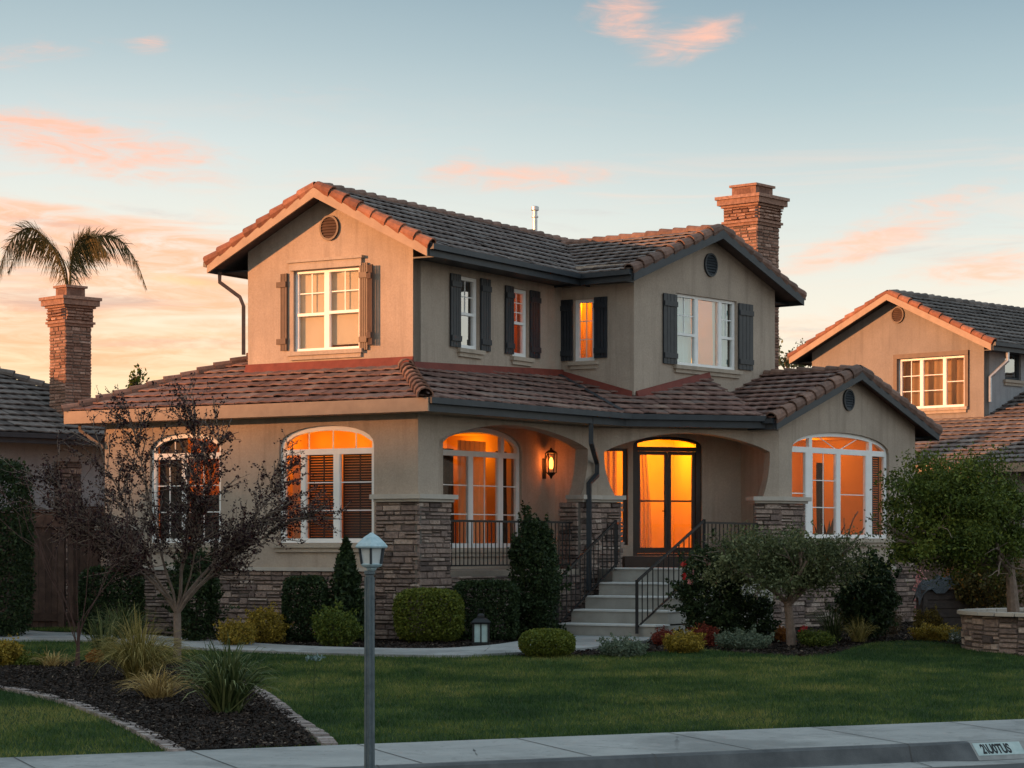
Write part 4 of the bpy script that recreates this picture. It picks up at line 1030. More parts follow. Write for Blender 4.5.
def sheet(name, pts, off, mat, thick=.0, zf=terr):
    import bmesh
    bm = bmesh.new(); vs = [bm.verts.new((x, y, 0)) for x, y in pts]
    area = sum(pts[i][0] * pts[(i + 1) % len(pts)][1] - pts[(i + 1) % len(pts)][0] * pts[i][1] for i in range(len(pts)))
    if area < 0: vs.reverse()
    for t in tessellate_polygon([[v.co.copy() for v in vs]]):
        try: bm.faces.new([vs[i] for i in t])
        except ValueError: pass
    bmesh.ops.bisect_plane(bm, geom=bm.verts[:] + bm.edges[:] + bm.faces[:], plane_co=(0, 45, 0), plane_no=(0, 1, 0))
    bmesh.ops.recalc_face_normals(bm, faces=bm.faces[:])
    for f in bm.faces:
        if f.normal.z < 0: f.normal_flip()
    for v in bm.verts: v.co.z = zf(v.co.y) + off
    if thick:
        ret = bmesh.ops.extrude_face_region(bm, geom=bm.faces[:])
        for v in [g for g in ret['geom'] if isinstance(g, bmesh.types.BMVert)]: pass
        for v in bm.verts:
            if v not in ret['geom']: v.co.z -= thick
    me = bpy.data.meshes.new(name); bm.to_mesh(me); bm.free(); me.materials.append(mat)
    o = bpy.data.objects.new(name, me); COL.objects.link(o); ORG[o.name] = Vector(); return o
s0, s1 = Vector(G(180, 752)), Vector(G(1024, 720)); sd = (s1 - s0).normalized(); sn = Vector((sd.y, -sd.x))   # street direction, towards the viewer
def st_(t, o): p = s0 + sd * t + sn * o; return (p.x, p.y)
WALKW = 2.05
# far ground: one sheet out to the horizon
g = sheet('ground', [(-4000, -60), (4000, -60), (4000, 6000), (-4000, 6000)], -.30, SOIL, zf=lambda y: terr(y))
struct(g, 'dark bare ground stretching beyond the yards to the horizon', 'ground')
# lawn: the far edge follows walk and beds as in the picture
far = [G(*p) for p in [(-120, 640), (0, 641), (80, 641), (180, 648), (260, 652), (350, 655), (450, 656.5), (515, 654)]]
edge = [G(*p) for p in [(515, 655), (540, 656), (602, 655), (665, 651), (700, 648.5), (740, 652.5), (796, 655.5), (806, 656), (836, 652.5), (872, 642.5), (916, 641), (961, 645), (976, 648.5), (1024, 656), (1100, 668)]]
lawn = smoothpoly(far) + smoothpoly(edge)[1:] + [st_(14, -.3), st_(14, -.005), st_(-16, -.005)]
lo_ = sheet('lawn', lawn, -.01, GRASS_S); struct(lo_, 'mown green lawn between the house beds and the pavement', 'lawn')
isl = [G(20 + 55 + 55 * math.cos(a), 629.5 + 4.6 * math.sin(a)) for a in [2 * math.pi * k / 20 for k in range(20)]]
mb_ = [G(*p) for p in [(-150, 622), (0, 622), (60, 622), (100, 633)]]
bed = [(-15, 60), (-15, 47)] + smoothpoly(far) + smoothpoly(edge)[1:] + [(18, 45), (18, 62)]
b_ = sheet('planting_bed', bed, -.03, MULCH_S); struct(b_, 'dark bark mulch beds along the front of the house', 'planting bed')
pf_ = [(-140, 642.5), (0, 641.5), (80, 641.5), (180, 648.5), (260, 652.5), (350, 655.5), (450, 657), (500, 655), (530, 653.5), (560, 651.5), (600, 648), (640, 643.5), (650, 640)]
pb_ = [(648, 637), (600, 635), (556, 635.5), (528, 641), (500, 645.5), (470, 648.2), (430, 650), (350, 649), (260, 645), (180, 639), (140, 635.5), (95, 633), (60, 627.5), (0, 627.5), (-140, 628)]
path = smoothpoly([G(*p) for p in pf_]) + smoothpoly([G(*p) for p in pb_])
p_ = sheet('garden_path', path, .035, CONC, .08); struct(p_, 'pale concrete path curving from the left yard to the porch steps', 'path')
i_ = sheet('lawn', isl, .05, GRASS_S); struct(i_, 'small oval patch of turf inside the bend of the path', 'lawn')
islb = smoothpoly([G(*p) for p in [(-140, 667), (-40, 668), (0, 668), (60, 664), (120, 660), (180, 661), (225, 668), (256, 690), (290, 715), (318, 745.8)]], 5) + smoothpoly([G(*p) for p in [(178, 752.2), (150, 738), (120, 723), (80, 708), (40, 697), (0, 690), (-140, 678)]], 5)
b_ = sheet('planting_bed', islb, .015, MULCH_S); struct(b_, 'dark bark mulch island bed in front of the purple tree', 'planting bed')
# pavement, kerb, gutter, road
w_ = sheet('pavement', [st_(-18, 0), st_(16, 0), st_(16, WALKW), st_(-18, WALKW)], .012, CONC, .2); struct(w_, 'pale concrete pavement along the street edge of the lawn', 'pavement')
def kerb(name, t0, t1, prof, mat, label):
    mb = MB(); n = max(2, int((t1 - t0) / .6))
    for i in range(n):
        ta, tb = t0 + (t1 - t0) * i / n, t0 + (t1 - t0) * (i + 1) / n
        for (o0, z0), (o1, z1) in zip(prof, prof[1:]):
            A, B, C, D = st_(ta, WALKW + o0), st_(tb, WALKW + o0), st_(tb, WALKW + o1), st_(ta, WALKW + o1)
            mb.face([(*A, terr(A[1]) + z0), (*D, terr(D[1]) + z1), (*C, terr(C[1]) + z1), (*B, terr(B[1]) + z0)])
    o = mb.build(name, mat); return struct(o, label, 'kerb')
tK = (Vector(G(972, 746)) - s0).dot(sd)
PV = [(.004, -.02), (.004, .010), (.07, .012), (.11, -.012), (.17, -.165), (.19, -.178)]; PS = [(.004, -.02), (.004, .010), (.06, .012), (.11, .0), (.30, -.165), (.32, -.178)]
kerb('kerb', -18, tK - .45, PV, CONC_D, 'dark upright kerb face along the pavement edge')
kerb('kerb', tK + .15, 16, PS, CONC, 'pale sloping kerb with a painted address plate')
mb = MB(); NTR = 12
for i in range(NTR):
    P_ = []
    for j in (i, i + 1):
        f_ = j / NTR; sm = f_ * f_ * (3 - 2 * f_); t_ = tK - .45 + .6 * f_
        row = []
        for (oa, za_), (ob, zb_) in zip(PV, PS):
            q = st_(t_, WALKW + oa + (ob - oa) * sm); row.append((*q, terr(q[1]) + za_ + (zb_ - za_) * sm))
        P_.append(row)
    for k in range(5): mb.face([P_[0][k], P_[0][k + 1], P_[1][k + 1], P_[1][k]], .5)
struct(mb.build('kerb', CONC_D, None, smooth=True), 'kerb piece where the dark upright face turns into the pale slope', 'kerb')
kerb('gutter', -18, 16, [(.192, -.179), (.60, -.190), (.602, -.24)], CONC, 'pale concrete gutter strip between kerb and road')
rd = sheet('road', [st_(-40, WALKW + .60), st_(60, WALKW + .60), st_(60, 30), st_(-40, 30)], -.195, ASPH); struct(rd, 'dark asphalt street in front of the pavement', 'road')
# joints scored in the pavement and in the kerb
mb = MB()
for t in np.arange(-17, 16, 1.9):
    A, B, C, D = st_(t, .01), st_(t + .016, .01), st_(t + .016 + .1, WALKW), st_(t + .1, WALKW)
    mb.face([(*q, terr(q[1]) + .0165) for q in (A, D, C, B)])
for t in np.arange(-17, 16, 3.1):
    prof = [(.0, .016), (.07, .016), (.11, -.007), (.17, -.160), (.6, -.185)] if t < tK else [(.0, .016), (.06, .016), (.11, .005), (.30, -.160), (.6, -.185)]
    for (o0, z0), (o1, z1) in zip(prof, prof[1:]):
        A, B, C, D = st_(t, WALKW + o0), st_(t + .018, WALKW + o0), st_(t + .018, WALKW + o1), st_(t, WALKW + o1)
        mb.face([(*A, terr(A[1]) + z0), (*D, terr(D[1]) + z1), (*C, terr(C[1]) + z1), (*B, terr(B[1]) + z0)])
j_ = mb.build('pavement_joints', m_noise('joint_dirt', (.05, .05, .05), (.09, .088, .085), 5)); struct(j_, 'dark scored joints across the pavement and kerb', 'joints')

# unseen ridge added to the west, crest shaped to shade yards and lower walls
import bmesh
sh = Vector((SUN_DIR.x, SUN_DIR.y)).normalized(); sl_ = Vector((-sh.y, sh.x)) * -1; HD = 320.0; tl_ = SUN_DIR.z / Vector((SUN_DIR.x, SUN_DIR.y)).length
m = MB(); rows = []
for l in list(range(-420, 0, 20)) + list(range(0, 100, 3)) + list(range(100, 440, 20)):
    zs = 7.3 + 3 * math.sin((22 - l) * .02) if l < 22 else 7.3 - (l - 22) * .1 if l < 44 else 5.1 - (l - 44) * .30 if l < 51.5 else max(.3, 2.85 - (l - 51.5) * .12)
    top = zs + tl_ * (HD + 15)
    sm = 1 / (1 + math.exp((abs(l - 20) - 300) / 40))
    rows.append([(sh * d + sl_ * l, h) for d, h in ((HD - 130, -.5), (HD - 60, top * .55 * sm), (HD, top * sm), (HD + 90, top * .6 * sm), (HD + 220, -.5))])
for a, b in zip(rows, rows[1:]):
    for k in range(4): m.face([(*a[k][0], a[k][1]), (*b[k][0], b[k][1]), (*b[k + 1][0], b[k + 1][1]), (*a[k + 1][0], a[k + 1][1])], .5)
hl = m.build('unseen_shade_ridge', SOIL, None, smooth=True); struct(hl, 'unseen ridge in the west, added to shade the yards and lower walls', 'unseen_shade_ridge')
# ------------------------------------------------------------------ vegetation builders
def leafmat(name, stops, transl=.25, rough=.6):
    return m_rnd(name, stops, rough, 3, .25, 40, 0, spec=.2, transl=transl)
LF_DARK = leafmat('dark_leaf', [(0, (.009, .018, .008)), (.5, (.022, .040, .014)), (1, (.060, .088, .030))])
LF_MID = leafmat('mid_green_leaf', [(0, (.030, .048, .009)), (.5, (.078, .112, .018)), (1, (.18, .20, .032))])
LF_BRIGHT = leafmat('yellow_green_leaf', [(0, (.045, .065, .010)), (.5, (.10, .125, .018)), (1, (.19, .20, .03))])
LF_OLIVE = leafmat('olive_leaf', [(0, (.045, .058, .026)), (.5, (.11, .13, .056)), (1, (.24, .25, .12))])
LF_PURP = leafmat('purple_leaf', [(0, (.012, .006, .008)), (.6, (.030, .012, .015)), (1, (.085, .026, .024))], .15)
LF_GOLD = leafmat('golden_leaf', [(0, (.06, .05, .008)), (.5, (.24, .17, .022)), (1, (.52, .36, .06))])
LF_GREY = leafmat('silver_green_leaf', [(0, (.06, .085, .055)), (.5, (.11, .145, .095)), (1, (.20, .23, .16))])
LF_RED = leafmat('red_leaf', [(0, (.07, .012, .010)), (.5, (.16, .028, .018)), (1, (.28, .06, .03))])
LF_ORNG = leafmat('orange_leaf', [(0, (.12, .035, .010)), (.5, (.24, .085, .016)), (1, (.36, .15, .03))])
BL_GREEN = leafmat('spiky_blade', [(0, (.018, .034, .012)), (.5, (.060, .085, .028)), (1, (.20, .22, .09))], .2)
BL_GOLD = leafmat('straw_blade', [(0, (.06, .06, .016)), (.5, (.20, .165, .045)), (1, (.46, .36, .13))], .25)
BL_TAN = leafmat('tan_blade', [(0, (.16, .11, .04)), (.5, (.34, .235, .085)), (1, (.58, .42, .17))], .25)
FROND = leafmat('palm_leaflet', [(0, (.06, .055, .024)), (.5, (.12, .105, .042)), (1, (.22, .17, .075))], .4)
PETAL_R = leafmat('red_petal', [(0, (.40, .02, .02)), (1, (.62, .05, .05))], .3)
PETAL_P = leafmat('pink_petal', [(0, (.50, .16, .16)), (1, (.70, .36, .34))], .3)
PETAL_W = leafmat('white_petal', [(0, (.55, .56, .54)), (1, (.75, .76, .74))], .3)

def unit(n): v = rng.normal(size=(n, 3)); return v / np.linalg.norm(v, axis=1, keepdims=True)
def leaf_quads(C, size, up=.3, aspect=1.8, N=None):
    """C (n,3) -> folded-diamond leaves (n,4,3)"""
    n = len(C); s = size * rng.uniform(.6, 1.35, (n, 1))
    a = unit(n); a[:, 2] += up * rng.uniform(-1, 1, n); a /= np.linalg.norm(a, axis=1, keepdims=True)
    b = np.cross(a, unit(n)); b /= np.linalg.norm(b, axis=1, keepdims=True) + 1e-9
    a *= s * .5 * aspect; b *= s * .5
    return np.stack([C - a, C + b - a * .1, C + a, C - b - a * .1], axis=1)
def clump(n): return np.clip(rng.normal(.5, .22, n), 0, 1)
def shell_points(n, rx, ry, rz, power=2.0, inner=.55, lumps=7, amp=.18, bottom=-1.0):
    """points in a lumpy (super)ellipsoid shell"""
    d = unit(n * 2)
    q = (np.abs(d) ** power).sum(1) ** (-1 / power)
    r = inner + (1 - inner) * rng.uniform(0, 1, n * 2) ** .55
    lc = unit(lumps); lw = rng.uniform(.35, .7, lumps); la = rng.uniform(-.6, 1, lumps) * amp
    l = sum(la[i] * np.exp(-((d - lc[i]) ** 2).sum(1) / lw[i] ** 2) for i in range(lumps))
    P = d * (q * r * (1 + l))[:, None]
    P = P[P[:, 2] > bottom][:n]
    return P * np.array([rx, ry, rz])
def stems(parent, n, rx, ry, h, mat, r=.012, name='stem', z0=0.):
    mb = MB(); o = ORG[parent.name]
    for k in range(n):
        a = random.uniform(0, 6.28); q = random.uniform(.2, .8)
        e = (rx * q * math.cos(a), ry * q * math.sin(a), z0 + h * random.uniform(.5, .9))
        m = (e[0] * .35, e[1] * .35, z0 + (e[2] - z0) * .5)
        mb.tube([(o.x, o.y, o.z), (o.x + m[0], o.y + m[1], o.z + m[2]), (o.x + e[0], o.y + e[1], o.z + e[2])], [r, r * .8, r * .4], 5)
    return mb.build(name, mat, parent)
def shrub(name, label, cat, px, py, wpx, hpx, mat, n=3500, size=.05, power=2.0, depth=None, inner=.55, amp=.18, lumps=7, group=None, Y=None, up=.3, bottom=-.92, aspect=1.8, rot=0.0):
    """shrub with its foot at picture point (px,py), wpx wide and hpx high as seen"""
    size *= .78; n = int(n * 1.6)
    x, y = G(px, py) if Y is None else ((px - CX) / F * Y, Y)
    k = y / F; rx, h = wpx * k / 2, hpx * k; ry = (depth / 2) if depth else rx
    z0 = terr(y) - .02
    if Y is not None: z0 = ZC + (HY - py) * k
    o = thing(name, label, cat, (x, y, z0), group)
    loose = amp > .1
    P = shell_points(n, rx, ry, h / 2, power, inner, lumps, amp, bottom)
    if loose: P = P * rng.normal(1, .06, (len(P), 1)) + sprigs(int(n / 2.3), rx, ry, h / 2, P)
    else: P = P * rng.normal(1, .022, (len(P), 1))
    if rot: c, s_ = math.cos(rot), math.sin(rot); P = P @ np.array([[c, s_, 0], [-s_, c, 0], [0, 0, 1]])
    P += np.array([x, y, z0 + h / 2])
    quads_obj('foliage', leaf_quads(P, size, up, aspect), clump(len(P)), mat, o)
    stems(o, 7, rx * .8, ry * .8, h * .8, BARK_D, .014)
    return o
def sprigs(m, rx, ry, rz, P):
    """gather part of the leaves into twigs that stand out of the outline"""
    D = np.zeros_like(P); nt = 60; idx = rng.choice(len(P), nt, replace=False)
    own = rng.integers(0, nt, min(m, len(P))); sel = rng.choice(len(P), len(own), replace=False)
    base = P[idx]; out = base / (np.linalg.norm(base / np.array([rx, ry, rz]), axis=1, keepdims=True) + .05)
    dirn = base / (np.linalg.norm(base, axis=1, keepdims=True) + 1e-6) + np.array([0, 0, .7]); dirn /= np.linalg.norm(dirn, axis=1, keepdims=True)
    ln = rng.uniform(.12, .50, nt) * (rx + rz) * .75
    t = rng.uniform(-.35, 1, len(own))[:, None]
    tgt = base[own] * .96 + dirn[own] * ln[own][:, None] * t + rng.normal(size=(len(own), 3)) * .035 * (1.3 - t)
    D[sel] = tgt - P[sel]; return D
def flowers(o, pts_n, rx, ry, zc, rz, mat, size=.06, name='blossom'):
    c = ORG[o.name]; C = []
    for k in range(pts_n):
        d = unit(1)[0]; d[2] = abs(d[2]) * .8; d[1] = -abs(d[1])
        p = np.array([c.x, c.y, c.z + zc]) + d * np.array([rx, ry, rz]) * 1.0
        for j in range(7): C.append(p + rng.normal(size=3) * size * .35)
    C = np.array(C); return quads_obj(name, leaf_quads(C, size * .8, .3, 1.2), clump(len(C)), mat, o)
def grass_clump(name, label, px, py, wpx, hpx, mat, n=260, width=.022, droop=.5, upright=.35, group=None, cat='ornamental grass', seedheads=False):
    x, y = G(px, py); k = y / F; R_, H = wpx * k / 2 * 1.3, hpx * k * 1.35; z0 = terr(y)
    o = thing(name, label, cat, (x, y, z0), group); V = []; rr = []
    for i in range(n):
        a = random.uniform(0, 2 * math.pi); t0 = random.random() ** .42
        lean = (upright * .3 + (1 - upright * .3) * t0); ln = H * random.uniform(.65, 1.1)
        reach = R_ * lean * random.uniform(.7, 1.08); top = ln * (1 - .45 * lean)
        w = width * random.uniform(.6, 1.25); ca, sa = math.cos(a), math.sin(a); bx, by = random.gauss(0, .07) , random.gauss(0, .07)
        tw = random.uniform(0, 3.1); r = min(1, max(0, random.gauss(.5, .25))); pts = []
        for s_ in range(6):
            t = s_ / 5; rad = reach * t ** .95; z = top * (1 - (1 - t) ** 1.7) - droop * lean * H * .75 * max(0, t - .45) ** 1.6 * 1.6
            pts.append(Vector((x + bx + ca * rad, y + by + sa * rad, max(z0 + z, z0 + .01))))
        sx, sy = -sa * math.cos(tw) , ca * math.cos(tw)
        for s_ in range(5):
            w0, w1 = w * (1 - (s_ / 5) ** 1.8) * .5, w * (1 - ((s_ + 1) / 5) ** 1.8) * .5
            d0 = Vector((sx * w0, sy * w0, math.sin(tw) * w0 * .5)); d1 = Vector((sx * w1, sy * w1, math.sin(tw) * w1 * .5))
            V.append([pts[s_] - d0, pts[s_] + d0, pts[s_ + 1] + d1, pts[s_ + 1] - d1]); rr.append(min(1, r + .12 * s_ / 5))
    quads_obj('blades', np.array([[tuple(q) for q in f] for f in V]), rr, mat, o)
    return o
def branchy(mb, p, d, L, r, lvl, tips, spread=.6, kids=(3, 4), seg=4, shrink=.62, grav=0.0, wob=.12, rmin=.004, along=.35):
    pts = [Vector(p)]; d = Vector(d).normalized()
    for i in range(seg):
        d = (d + Vector((random.gauss(0, wob), random.gauss(0, wob), random.gauss(0, wob) + grav))).normalized()
        pts.append(pts[-1] + d * (L / seg))
    re = max(rmin, r * .55)
    mb.tube(pts, [r + (re - r) * i / seg for i in range(seg + 1)], 6 if r > .02 else 4, cap=False)
    tips.append((pts, lvl))
    if lvl <= 0: return
    for k in range(random.randint(*kids)):
        t = along + (1 - along) * (k + random.random()) / kids[1]; t = min(t, 1.0); f = t * seg; i = min(int(f), seg - 1)
        q = pts[i].lerp(pts[i + 1], f - i); dd_ = (pts[i + 1] - pts[i]).normalized()
        o = dd_.orthogonal(); o.rotate(__import__('mathutils').Quaternion(dd_, random.uniform(0, 6.28)))
        nd = (dd_ + o * spread * random.uniform(.6, 1.3)).normalized()
        branchy(mb, q, nd, L * shrink * random.uniform(.75, 1.2), max(rmin, re * (1.1 - .35 * t)), lvl - 1, tips, spread, kids, seg, shrink, grav, wob, rmin, along)
def leaves_on(tips, lv, per, size, jit, mat, parent, name='foliage', up=.3, keep=None, aspect=1.8):
    C = []
    for pts, l in tips:
        if l > lv: continue
        for k in range(per):
            t = random.random() * (len(pts) - 1); i = int(t); q = pts[i].lerp(pts[i + 1], t - i)
            C.append((q.x + random.gauss(0, jit), q.y + random.gauss(0, jit), q.z + random.gauss(0, jit)))
    C = np.array(C)
    return quads_obj(name, leaf_quads(C, size, up, aspect), clump(len(C)), mat, parent)
# ------------------------------------------------------------------ trees
x, y = G(177, 661); z0 = terr(y); k = y / F
t = thing('purple_leaf_tree', 'vase shaped small tree with sparse dark purple leaves before the left arched window', 'tree', (x, y, z0))
tr = MB(); tips = []
fork = Vector((x, y, z0 + 48 * k))
tr.tube([(x, y, z0 - .05), (x, y, z0 + .08), (x + .01, y, z0 + .3), tuple(fork)], [.10, .072, .066, .07], 10, cap=False)
random.seed(21)
LIMB = [(-54, 2.5), (-41, 3.0), (-29, 3.2), (-13, 3.1), (3, 3.2), (19, 3.15), (35, 3.0), (52, 2.7), (-36, 2.3), (44, 2.3), (10, 2.6)]
for i, (ang, ln) in enumerate(LIMB):
    ln *= 1.08; a = R(ang * 1.06); dy = random.uniform(-.55, .55); d0 = Vector((math.sin(a) * .55, dy * .5, 1.0)).normalized()
    pts = [fork + Vector((random.uniform(-.04, .04), random.uniform(-.04, .04), random.uniform(-.08, .05)))]; d = d0
    tgt = Vector((math.sin(a), dy, math.cos(a) * .95)).normalized(); n = 9
    for s_ in range(n):
        d = (d * .72 + tgt * .28 + Vector((random.gauss(0, .095), random.gauss(0, .09), random.gauss(0, .05)))).normalized(); pts.append(pts[-1] + d * ln / n)
    rb = random.uniform(.018, .038); tr.tube(pts, [rb * (1 - .85 * j / n) for j in range(n + 1)], 6, cap=False)
    for j in range(33):
        tq = random.uniform(.28, 1.0); f = tq * n; ii = min(int(f), n - 1); q = pts[ii].lerp(pts[ii + 1], f - ii)
        dq = (pts[ii + 1] - pts[ii]).normalized(); o = unit(1)[0]; nd = (dq + Vector(o) * .75).normalized(); nd.z = max(nd.z, -.1)
        branchy(tr, q, nd, random.uniform(.35, .85), .011, 1, tips, .7, (2, 4), 4, .6, .01, .12, .0035, .2)
tr.build('trunk', BARK, t)
leaves_on(tips, 1, 16, .032, .026, LF_PURP, t, aspect=1.5)

def bare_shrub(name, label, px, py, hpx, spread, n, seed, mat, lvl=2, cat='shrub'):
    random.seed(seed); x, y = G(px, py); z0 = terr(y); k = y / F
    t = thing(name, label, cat, (x, y, z0)); mb = MB(); tips = []
    mb.tube([(x, y, z0 - .03), (x + .02, y, z0 + .35), (x + .03, y, z0 + .75)], [.05, .03, .022], 8)
    for i in range(n):
        a = R(-spread + 2 * spread * (i + .5) / n); h = random.uniform(.05, .85)
        branchy(mb, (x + .02, y, z0 + h), (math.sin(a), random.uniform(-.4, .4), math.cos(a)), hpx * k * random.uniform(.55, .8), .009, lvl, tips, .5, (2, 4), 6, .42, .02, .07, .005, .3)
    mb.build('branches', mat, t); return t, tips
t, tips = bare_shrub('bare_sapling', 'leafless reddish sapling with thin upright branches before the wooden gate', 77, 668, 195, 34, 7, 5, m_noise('bark_red_brown', (.05, .026, .022), (.09, .05, .042), 9, .9, 30, .8, .02))

# clipped round green tree in the stone planter
def blob_tree(name, label, px, py, cpx, cpy, rxp, rzp, Yd, trunk_r, mat, n, size, lean=0.0, seed=3, ry=None, zb=None, lumps=26):
    random.seed(seed); k = Yd / F; x0, zg = (px - CX) * k, (ZC + (HY - py) * k if zb is None else zb)
    t = thing(name, label, 'tree', (x0, Yd, zg)); cx, cz = (cpx - CX) * k, ZC + (HY - cpy) * k; rx, rz = rxp * k, rzp * k; ry = ry or rx
    mb = MB(); tips = []; c = Vector((cx, Yd, cz)); b = Vector((x0, Yd, zg)); m = b.lerp(c, .55) + Vector((lean, 0, 0))
    mb.tube([b - Vector((0, 0, .1)), b.lerp(m, .5), m], [trunk_r * 1.25, trunk_r, trunk_r * .85], 9, cap=False)
    for i in range(9):
        a = i * .7 + random.random(); e = c + Vector((math.cos(a) * rx * .7, math.sin(a) * ry * .7, random.uniform(-.2, .75) * rz))
        branchy(mb, m - Vector((0, 0, random.uniform(0, .25))), e - m, (e - m).length, trunk_r * .5, 2, tips, .6, (2, 3), 5, .5, 0, .12, .006, .3)
    mb.build('trunk', BARK, t)
    # crown: many small leaf clumps, unevenly filled
    C = []; rn = []
    for i in range(lumps * 6):
        d = unit(1)[0]; q = random.random() ** .4 * random.uniform(.72, 1.0)
        if d[2] < -.55: d[2] *= .6
        q *= 1.0 + max(-.35, random.gauss(0, .11)); cc = np.array([cx + d[0] * rx * q, Yd + d[1] * ry * q, cz + d[2] * rz * q]); m_ = n // (lumps * 6); s_ = random.uniform(.05, .15) * (rx + rz) * .62
        P = cc + rng.normal(size=(m_, 3)) * s_ * np.array([1, 1, .7]); C.append(P); rn.append(np.clip(rng.normal(.42 + random.gauss(0, .13), .2, m_), 0, 1))
    C = np.concatenate(C); quads_obj('crown', leaf_quads(C, size, .4, 2.0), np.concatenate(rn), mat, t)
    return t
PLY = 42.2
blob_tree('round_green_tree', 'bushy round green tree growing out of the curved stone planter', 1014, 612, 962, 522, 84, 78, PLY + .9, .10, LF_MID, 56000, .036, .45, 3)
blob_tree('olive_tree', 'small grey green olive tree with a single pale trunk before the stone wall', 792, 643, 782, 566, 96, 38, 44.3, .085, LF_OLIVE, 22000, .034, .02, 8, 1.1)
# sparse tree tops far behind
def far_tree(name, label, px, topy, wpx, hpx, Yd, mat, n, seed):
    random.seed(seed); k = Yd / F; x = (px - CX) * k; zt = ZC + (HY - topy) * k; t = thing(name, label, 'tree', (x, Yd, 0)); mb = MB(); tips = []
    mb.tube([(x, Yd, -.1), (x, Yd, zt - hpx * k)], [.14, .09], 7)
    for i in range(6): branchy(mb, (x, Yd, zt - hpx * k * random.uniform(.8, 1.1)), (random.uniform(-.6, .6), random.uniform(-.4, .4), 1), hpx * k * random.uniform(.6, .95), .03, 2, tips, .6, (2, 4), 5, .5, 0, .1, .008)
    mb.build('trunk', BARK_D, t); leaves_on(tips, 1, n, .09, .08, mat, t); return t
far_tree('young_tree', 'thin leafy treetop showing between the two houses behind the roof', 796, 345, 26, 50, 84, LF_OLIVE, 7, 4)
far_tree('young_tree', 'single thin leafy shoot sticking up behind the left roof hip', 138, 378, 6, 26, 66, LF_MID, 3, 9)
# dark trees far behind the left and right gaps, low behind fences
# palm behind the left chimney
def palm():
    Yd = 74; k = Yd / F; x = (70 - CX) * k; zb = ZC + (HY - 292) * k
    t = thing('palm_tree', 'palm with long drooping feathery fronds rising behind the left brick chimney', 'palm', (x, Yd, 0)); mb = MB()
    mb.tube([(x, Yd, -.1), (x + .05, Yd, zb * .5), (x, Yd, zb)], [.24, .19, .17], 10); mb.build('trunk', BARK, t)
    pk = lambda a, b, dy=0: Vector(((a - CX) * k, Yd + dy, ZC + (HY - b) * k))
    fr = [[(68, 292), (60, 262), (45, 238), (28, 228), (12, 240), (2, 262), (-3, 284)], [(69, 292), (72, 262), (82, 244), (100, 236), (120, 240), (136, 262), (147, 290)],
          [(68, 292), (64, 266), (52, 246), (34, 236), (16, 246), (3, 270)], [(70, 292), (72, 262), (80, 242), (92, 238), (104, 246), (114, 262)], [(69, 292), (70, 262), (76, 244), (84, 236), (90, 238)]]
    for i, f in enumerate(fr):
        dy = [0, 0, .9, -.9, 1.6][i]; pts = smooth3([pk(a, b, dy * j / len(f)) for j, (a, b) in enumerate(f)], 6); m = MB(); m.tube(pts, [.035 - .028 * j / len(pts) for j in range(len(pts))], 5)
        fo = m.build('frond', FROND, t); V = []
        for j in range(3, len(pts) - 1):
            for q in range(5):
                p = pts[j].lerp(pts[j + 1], q / 5); tg = (pts[j + 1] - pts[j]).normalized(); w = j / len(pts); ln = .95 * math.sin(math.pi * min(1, .18 + w * .86)) ** .7 * random.uniform(.75, 1.1)
                for s_ in (-1, 1):
                    side = Vector((0, 1, 0)) * s_ ; d = (side * random.uniform(.2, .7) + tg * .55 + Vector((random.gauss(0, .12), 0, (-.75 if s_ > 0 else .35) + random.gauss(0, .15) - .5 * w))).normalized()
                    e = p + d * ln * (1 if s_ > 0 else .8) + Vector((0, 0, -.14 * ln)); md = p + d * ln * .5; wd = tg * .016
                    V.append([p - wd, p + wd, md + wd * .9, md - wd * .9]); V.append([md - wd * .9, md + wd * .9, e + wd * .2, e - wd * .2])
        quads_obj('leaflets', np.array([[tuple(v) for v in q] for q in V]), clump(len(V)), FROND, fo)
def smooth3(p, n):
    out = []
    for i in range(len(p) - 1):
        a, b, c, d = p[max(i - 1, 0)], p[i], p[i + 1], p[min(i + 2, len(p) - 1)]
        for k in range(n):
            t = k / n; out.append(.5 * ((2 * b) + (c - a) * t + (2 * a - 5 * b + 4 * c - d) * t * t + (3 * b - a - 3 * c + d) * t ** 3))
    return out + [p[-1]]
palm()

# ------------------------------------------------------------------ hedges and shrubs round the house
shrub('tall_hedge', 'tall clipped dark green hedge at the left edge by the wooden gate', 'hedge', -15, 640, 84, 178, LF_DARK, 16000, .06, 6, 2.2, .8, .05, Y=47.5, up=.1)
shrub('box_hedge', 'low dark box hedge left of the purple tree by the stone wall', 'hedge', 112, 636, 62, 70, LF_DARK, 7000, .05, 5, 1.0, .75, .06, up=.1)
shrub('dark_shrub', 'dark upright shrub directly behind the trunk of the purple tree', 'shrub', 196, 642, 44, 92, LF_DARK, 6000, .05, 2.4, None, .5, .2)
shrub('box_hedge', 'square clipped dark hedge under the arched window beside the conical evergreen', 'hedge', 305, 641, 44, 66, LF_DARK, 7000, .045, 6, .9, .78, .05, up=.1)
shrub('round_shrub', 'small loose round green shrub at the foot of the conical evergreen', 'shrub', 337, 646, 44, 36, LF_MID, 3500, .04, 2.2, None, .5, .2)
shrub('clipped_bush', 'yellow green clipped barrel shaped bush before the corner stone pillar', 'shrub', 429, 641, 69, 53, LF_BRIGHT, 9000, .04, 3.6, 1.3, .78, .06, up=.1)
shrub('box_hedge', 'dark square hedge below the porch railing right of the yellow green bush', 'hedge', 486, 640, 64, 60, LF_DARK, 8000, .045, 6, .7, .78, .05, up=.1)
shrub('oval_bush', 'low oval yellow green bush at the lawn edge beside the path', 'shrub', 547, 656, 56, 28, LF_BRIGHT, 7000, .034, 2.6, 1.1, .75, .06, up=.1)
